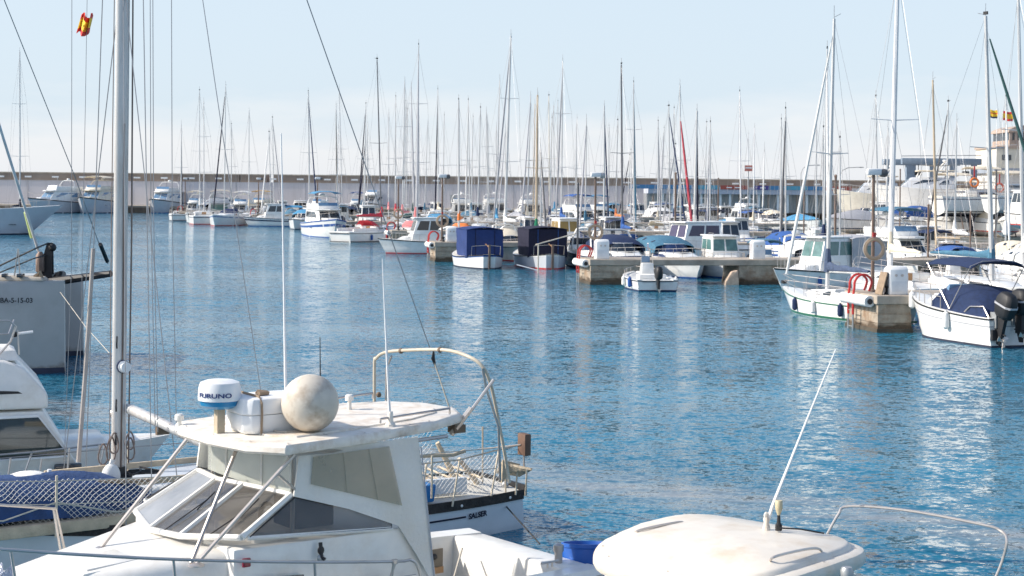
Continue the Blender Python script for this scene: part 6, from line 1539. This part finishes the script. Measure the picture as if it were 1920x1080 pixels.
def catamaran():
    a1 = PZ(112, 703); a2 = PZ(152, 668); D = Fr(a1.x, a1.y, 4)
    t = thing('catamaran', 'big grey catamaran with two blunt bows and a black bowsprit at the left', 'catamaran', D.o, D.a)
    G = mat('stone grey gelcoat', (.40,.385,.37), .3, var=.05, coat=.3, grime=(.30,.28,.25), gscale=1.1, gamt=.5, tide=-.02)
    off = D.loc(a2)
    def hull(dx, dy, zt, name):
        rs = []
        for i in range(13):
            u = i/12; x_ = dx-9.0*u**1.2; w = .06+.72*(1-(1-min(1, u*2.2))**2)
            rs.append([(x_+.03*(1-u), dy+w*.98, -.4), (x_, dy+w, .3), (x_-.02, dy+w, zt-.12), (x_-.02, dy+w*.9, zt), (x_-.02, dy-w*.9, zt), (x_-.02, dy-w, zt-.12), (x_, dy-w, .3), (x_+.03*(1-u), dy-w*.98, -.4)])
        h = MB().rings(rs).build(name, G, t)
        rs2 = [[(p[0]+.012, dy+(p[1]-dy)*1.012, z) for p, z in zip(r, [-.3,.14,.15,.15,.15,.15,.14,-.3])] for r in rs]
        MB().rings(rs2).build('boot_top', ANTI, h)
        return h
    zt1 = D.port(60, 528, 0).z
    h1 = hull(0, .62, zt1, 'hull'); h2 = hull(off.x, off.y+.3, D.port(140, 516, off.y).z, 'hull')
    z1 = zt1
    MB().box(-9, -1.2, .3, off.y, z1-.7, z1-.25).build('bridge_deck', G, t)
    beam = MB().tube([V(-1.0,.6,z1-.1), V(-1.0,off.y+.3,z1-.1)], .13, 8).build('crossbeam', BLK, t)
    b0 = D.d(90, 528, 45); b1 = D.d(208, 513, 44); MB().tube([D.d(60,532,45), D.d(120,525,44.6), b1], [.13,.12,.09], 8).build('bowsprit', BLK, t)
    sk = D.d(93, 455, 45), D.d(84, 522, 45)
    MB().rings([[sk[1]+V(-.20,-.1,0), sk[1]+V(.22,-.1,0), sk[1]+V(.22,.1,0), sk[1]+V(-.20,.1,0)], [sk[0]+V(-.06,-.06,0), sk[0]+V(.09,-.06,0), sk[0]+V(.09,.06,0), sk[0]+V(-.06,.06,0)]]).build('dolphin_striker', BLK, t)
    MB().ball(D.d(98,464,45), .12, n=8, m=6).build('sheave', BLK, t); MB().tube([D.d(99,465,45), D.d(100,514,45)], .02, 5).build('strut_stay', BLK, t)
    MB().tube([D.d(105,520,45), D.d(112,512,44.8), D.d(105,535,44.8)], .09, 6).build('anchor_roller', BLK, t)
    rr = MB(); rr.tube([D.d(-60,508,43.5), D.d(0,498,43.5), D.d(62,468,43.5), D.d(90,456,45)], .025, 5); rr.tube([D.d(-60,520,43.5), D.d(0,511,43.5), D.d(62,485,43.5), D.d(88,478,45)], .02, 5)
    rr.build('safety_line', BLK, t)
    ra = MB()
    for x_ in (25, 38): ra.tube([D.d(x_,530,43.5), D.d(34,466,43.5)], .022, 5)
    ra.build('bow_pulpit', STEEL, t)
    MB().rings([[(-3.8,.1,z1),(-.5,.25,z1),(-.5,.95,z1),(-3.8,1.15,z1)],[(-3.7,.2,z1+.16),(-.6,.3,z1+.10),(-.6,.9,z1+.10),(-3.7,1.05,z1+.16)]]).build('deck_pad', mat('beige deck pad', (.50,.44,.36), .9), t, bevel=.03)
    for x_, w_ in ((-2.2,.28),(-1.2,.14),(-1.6,.1)): MB().box(x_, x_+w_, .1, .5, z1+.1, z1+.2).build('deck_hatch', GLASS, t, bevel=.02)
    MB().tube([D.d(66,520,43.6), D.d(74,512,43.6), D.d(78,525,43.6)], .08, 6).build('rope_bundle', mat('tan rope', (.35,.25,.16), .9), t)
    # registration on the near bow
    text_part('registration_lettering', '7ª BA-5-15-03', .185, V(-1.77, -.112, z1-.56), (1,0,0), (0,0,1), BLK, h1, depth=.004, spacing=1.0)
    tx = t.children
    fs = [P(0, 238, 40), P(78, 478, 43)]
    rg = MB(); rg.tube([D.loc(P(-120,-140,38)), D.loc(P(0,240,41)), D.d(72,470,44.6)], .04, 7); rg.build('furled_forestay', mat('pale furled sail', (.66,.66,.66), .8), t)
    MB().tube([D.d(48,398,43.8), D.d(60,445,44.3)], .055, 7).build('sail_tack', mat('lime sail edge', (.55,.65,.25), .8), t)
    MB().lathe(D.d(75,492,44.8), [(.05,-.3),(.12,-.25),(.12,.2),(.05,.3)], 8).build('furling_drum', BRASS, t)
    # mooring line to the right with its snatch block
    MB().tube([D.d(113,548,43.4), D.d(160,612,39), D.d(205,662,34)], .009, 5).build('mooring_line', ROPE, t)
    MB().tube([D.loc(P(4,-10,36)), D.loc(P(140,330,41)), D.loc(P(185,455,44)), D.loc(P(203,495,45))], .011, 5).build('forestay_wire', WIRE, t)
    MB().tube([D.loc(P(188,458,44)), D.loc(P(201,490,44.9))], .06, 6).build('stay_turnbuckle', BLK, t)
catamaran()
for i, (x_, d_, y_) in enumerate(((135, 44.2, 500), (162, 44.6, 505))):
    pass

def small_cabin_boat():
    F = Fr(1.77, 13.56, 229)
    t = thing('cabin_boat', 'small cabin boat with domed cream white roof at the bottom right', 'motorboat', F.o, F.a)
    H = Hull(5.2, 2.1, fb=1.15, fs=.9, tw=.88, rake=.5, flare=.2, bowp=2.4, vee=1, dip=.02); H.build(t, GELA, 14); H.deck(t, GELA, n=10); H.band(t, NAVY, .9, 1.0, 'rub_rail', off=.02, rel=True)
    cx, cy, L2, W2 = 0.0, 0.08, .90, 1.02
    def ring(k, z, fx=1.0):
        pts = []
        for i in range(36):
            a = 2*pi*i/36; e = 2/4.6
            c, s = cos(a), sin(a)
            px_ = L2*k*math.copysign(abs(c)**e, c); py_ = W2*k*math.copysign(abs(s)**e, s)
            tp = 1-.10*max(0, px_/L2)
            pts.append((cx+px_*fx, cy+py_*tp, z-.10*max(0, px_/L2)**2))
        return pts
    rfm = mat('cream white roof', (.74,.68,.59), .42, var=.06, scale=7, grime=(.56,.42,.26), gscale=3.2, gamt=.5)
    rf = MB().rings([ring(.93,2.06), ring(.985,2.07), ring(1.0,2.10), ring(1.0,2.15), ring(.985,2.185), ring(.95,2.20), ring(.90,2.205), ring(.885,2.235), ring(.86,2.25), ring(.5,2.285), ring(.05,2.30)]).build('roof', rfm, t)
    for i in range(0, 36, 3):
        x_, y_, z_ = ring(.925, 2.203)[i]; MB().lathe((x_, y_, z_), [(.009,0),(.007,.005)], 6).build('screw_head', STEEL, rf)
    # cabin under the roof with raked screens
    hs = House(cx-L2*.86, cx+L2*1.28, W2*.90, W2*.80, 1.02, 2.08, rf=.55, rb=-.02, ti=.10, z1b=2.0); hs.build(t, GELA, 'cabin', .05)
    for f in 'ps': hs.win(f, .10, .46, .45, .92, GLASSG); hs.win(f, .52, .93, .45, .92, GLASSG, sl1=-.06)
    hs.win('f', .04, .48, .30, .95, GLASSG, name='windscreen'); hs.win('f', .52, .96, .30, .95, GLASSG, name='windscreen'); hs.win('b', .3, .7, .1, .9, GLASSG, name='door')
    tk = House(cx+L2*1.2, cx+L2*1.2+.9, W2*.7, W2*.3, 1.05, 1.42, rf=.3, ti=.08); tk.build(t, GELA, 'trunk_cabin', .06)
    # roof rails
    def on(x_, y_, z_): return F.z(x_, y_, z_)
    MB().tube(spl([on(1190,1003,2.20), on(1200,994,2.27), on(1275,979,2.28), on(1283,988,2.22)]), .011, 6).build('roof_rail', STEEL, t)
    MB().tube(spl([on(1443,1055,2.22), on(1455,1043,2.29), on(1528,1028,2.29), on(1545,1042,2.22)]), .011, 6).build('roof_rail', STEEL, t)
    b = on(1437, 984, 2.33); w = F.o+F.f*b.x+F.p*b.y; dd = w.y
    ant = MB().tube([b, F.d(1450, 945, dd), F.d(1508, 800, dd), F.d(1567, 655, dd)], [.017,.015,.010,.005], 7).build('whip_aerial', WHITEP, t)
    MB().lathe(b-V(0,0,.04), [(.035,0),(.03,.03),(.022,.05),(.028,.09),(.02,.12)], 9).build('aerial_mount', GELR, ant); MB().ball(F.d(1437,966,dd), .03, .02, .03, 8, 6).build('ratchet', GELR, ant)
    c = on(1460, 988, 2.33); l_ = MB().lathe(c-V(0,0,.03), [(.03,0),(.03,.05),(.018,.06),(.012,.14)], 8).build('lamp_mount', BLK, t)
    MB().lathe(c+V(0,0,.10), [(.012,0),(.030,.05),(.032,.06),(.032,.12),(.028,.125)], 10).build('stern_lamp', mat('aged lamp', (.58,.50,.32), .5), l_)
    MB().tube([on(1462,990,2.33), on(1500,992,2.33), on(1545,1000,2.28)], .007, 4).build('cable', BLK, t)
    q_ = F.port(1588, 1066, -W2*.2)
    hoop = [F.d(1535,1030,13.8), F.d(1552,1000,13.8), F.d(1572,965,13.8), F.d(1592,949,13.8), F.d(1700,957,13.5), F.d(1840,983,13.1), F.d(1876,995,13.0), F.d(1888,1012,12.9), F.d(1880,1050,12.9), F.d(1862,1095,12.9)]
    MB().tube(spl(hoop), .012, 8).build('stern_hoop', STEEL, t)
    m = MB().lathe(F.d(1588,1082,12.75), [(.05,0),(.055,.05),(.04,.08)], 10).build('horn', GREYS, t)
small_cabin_boat()
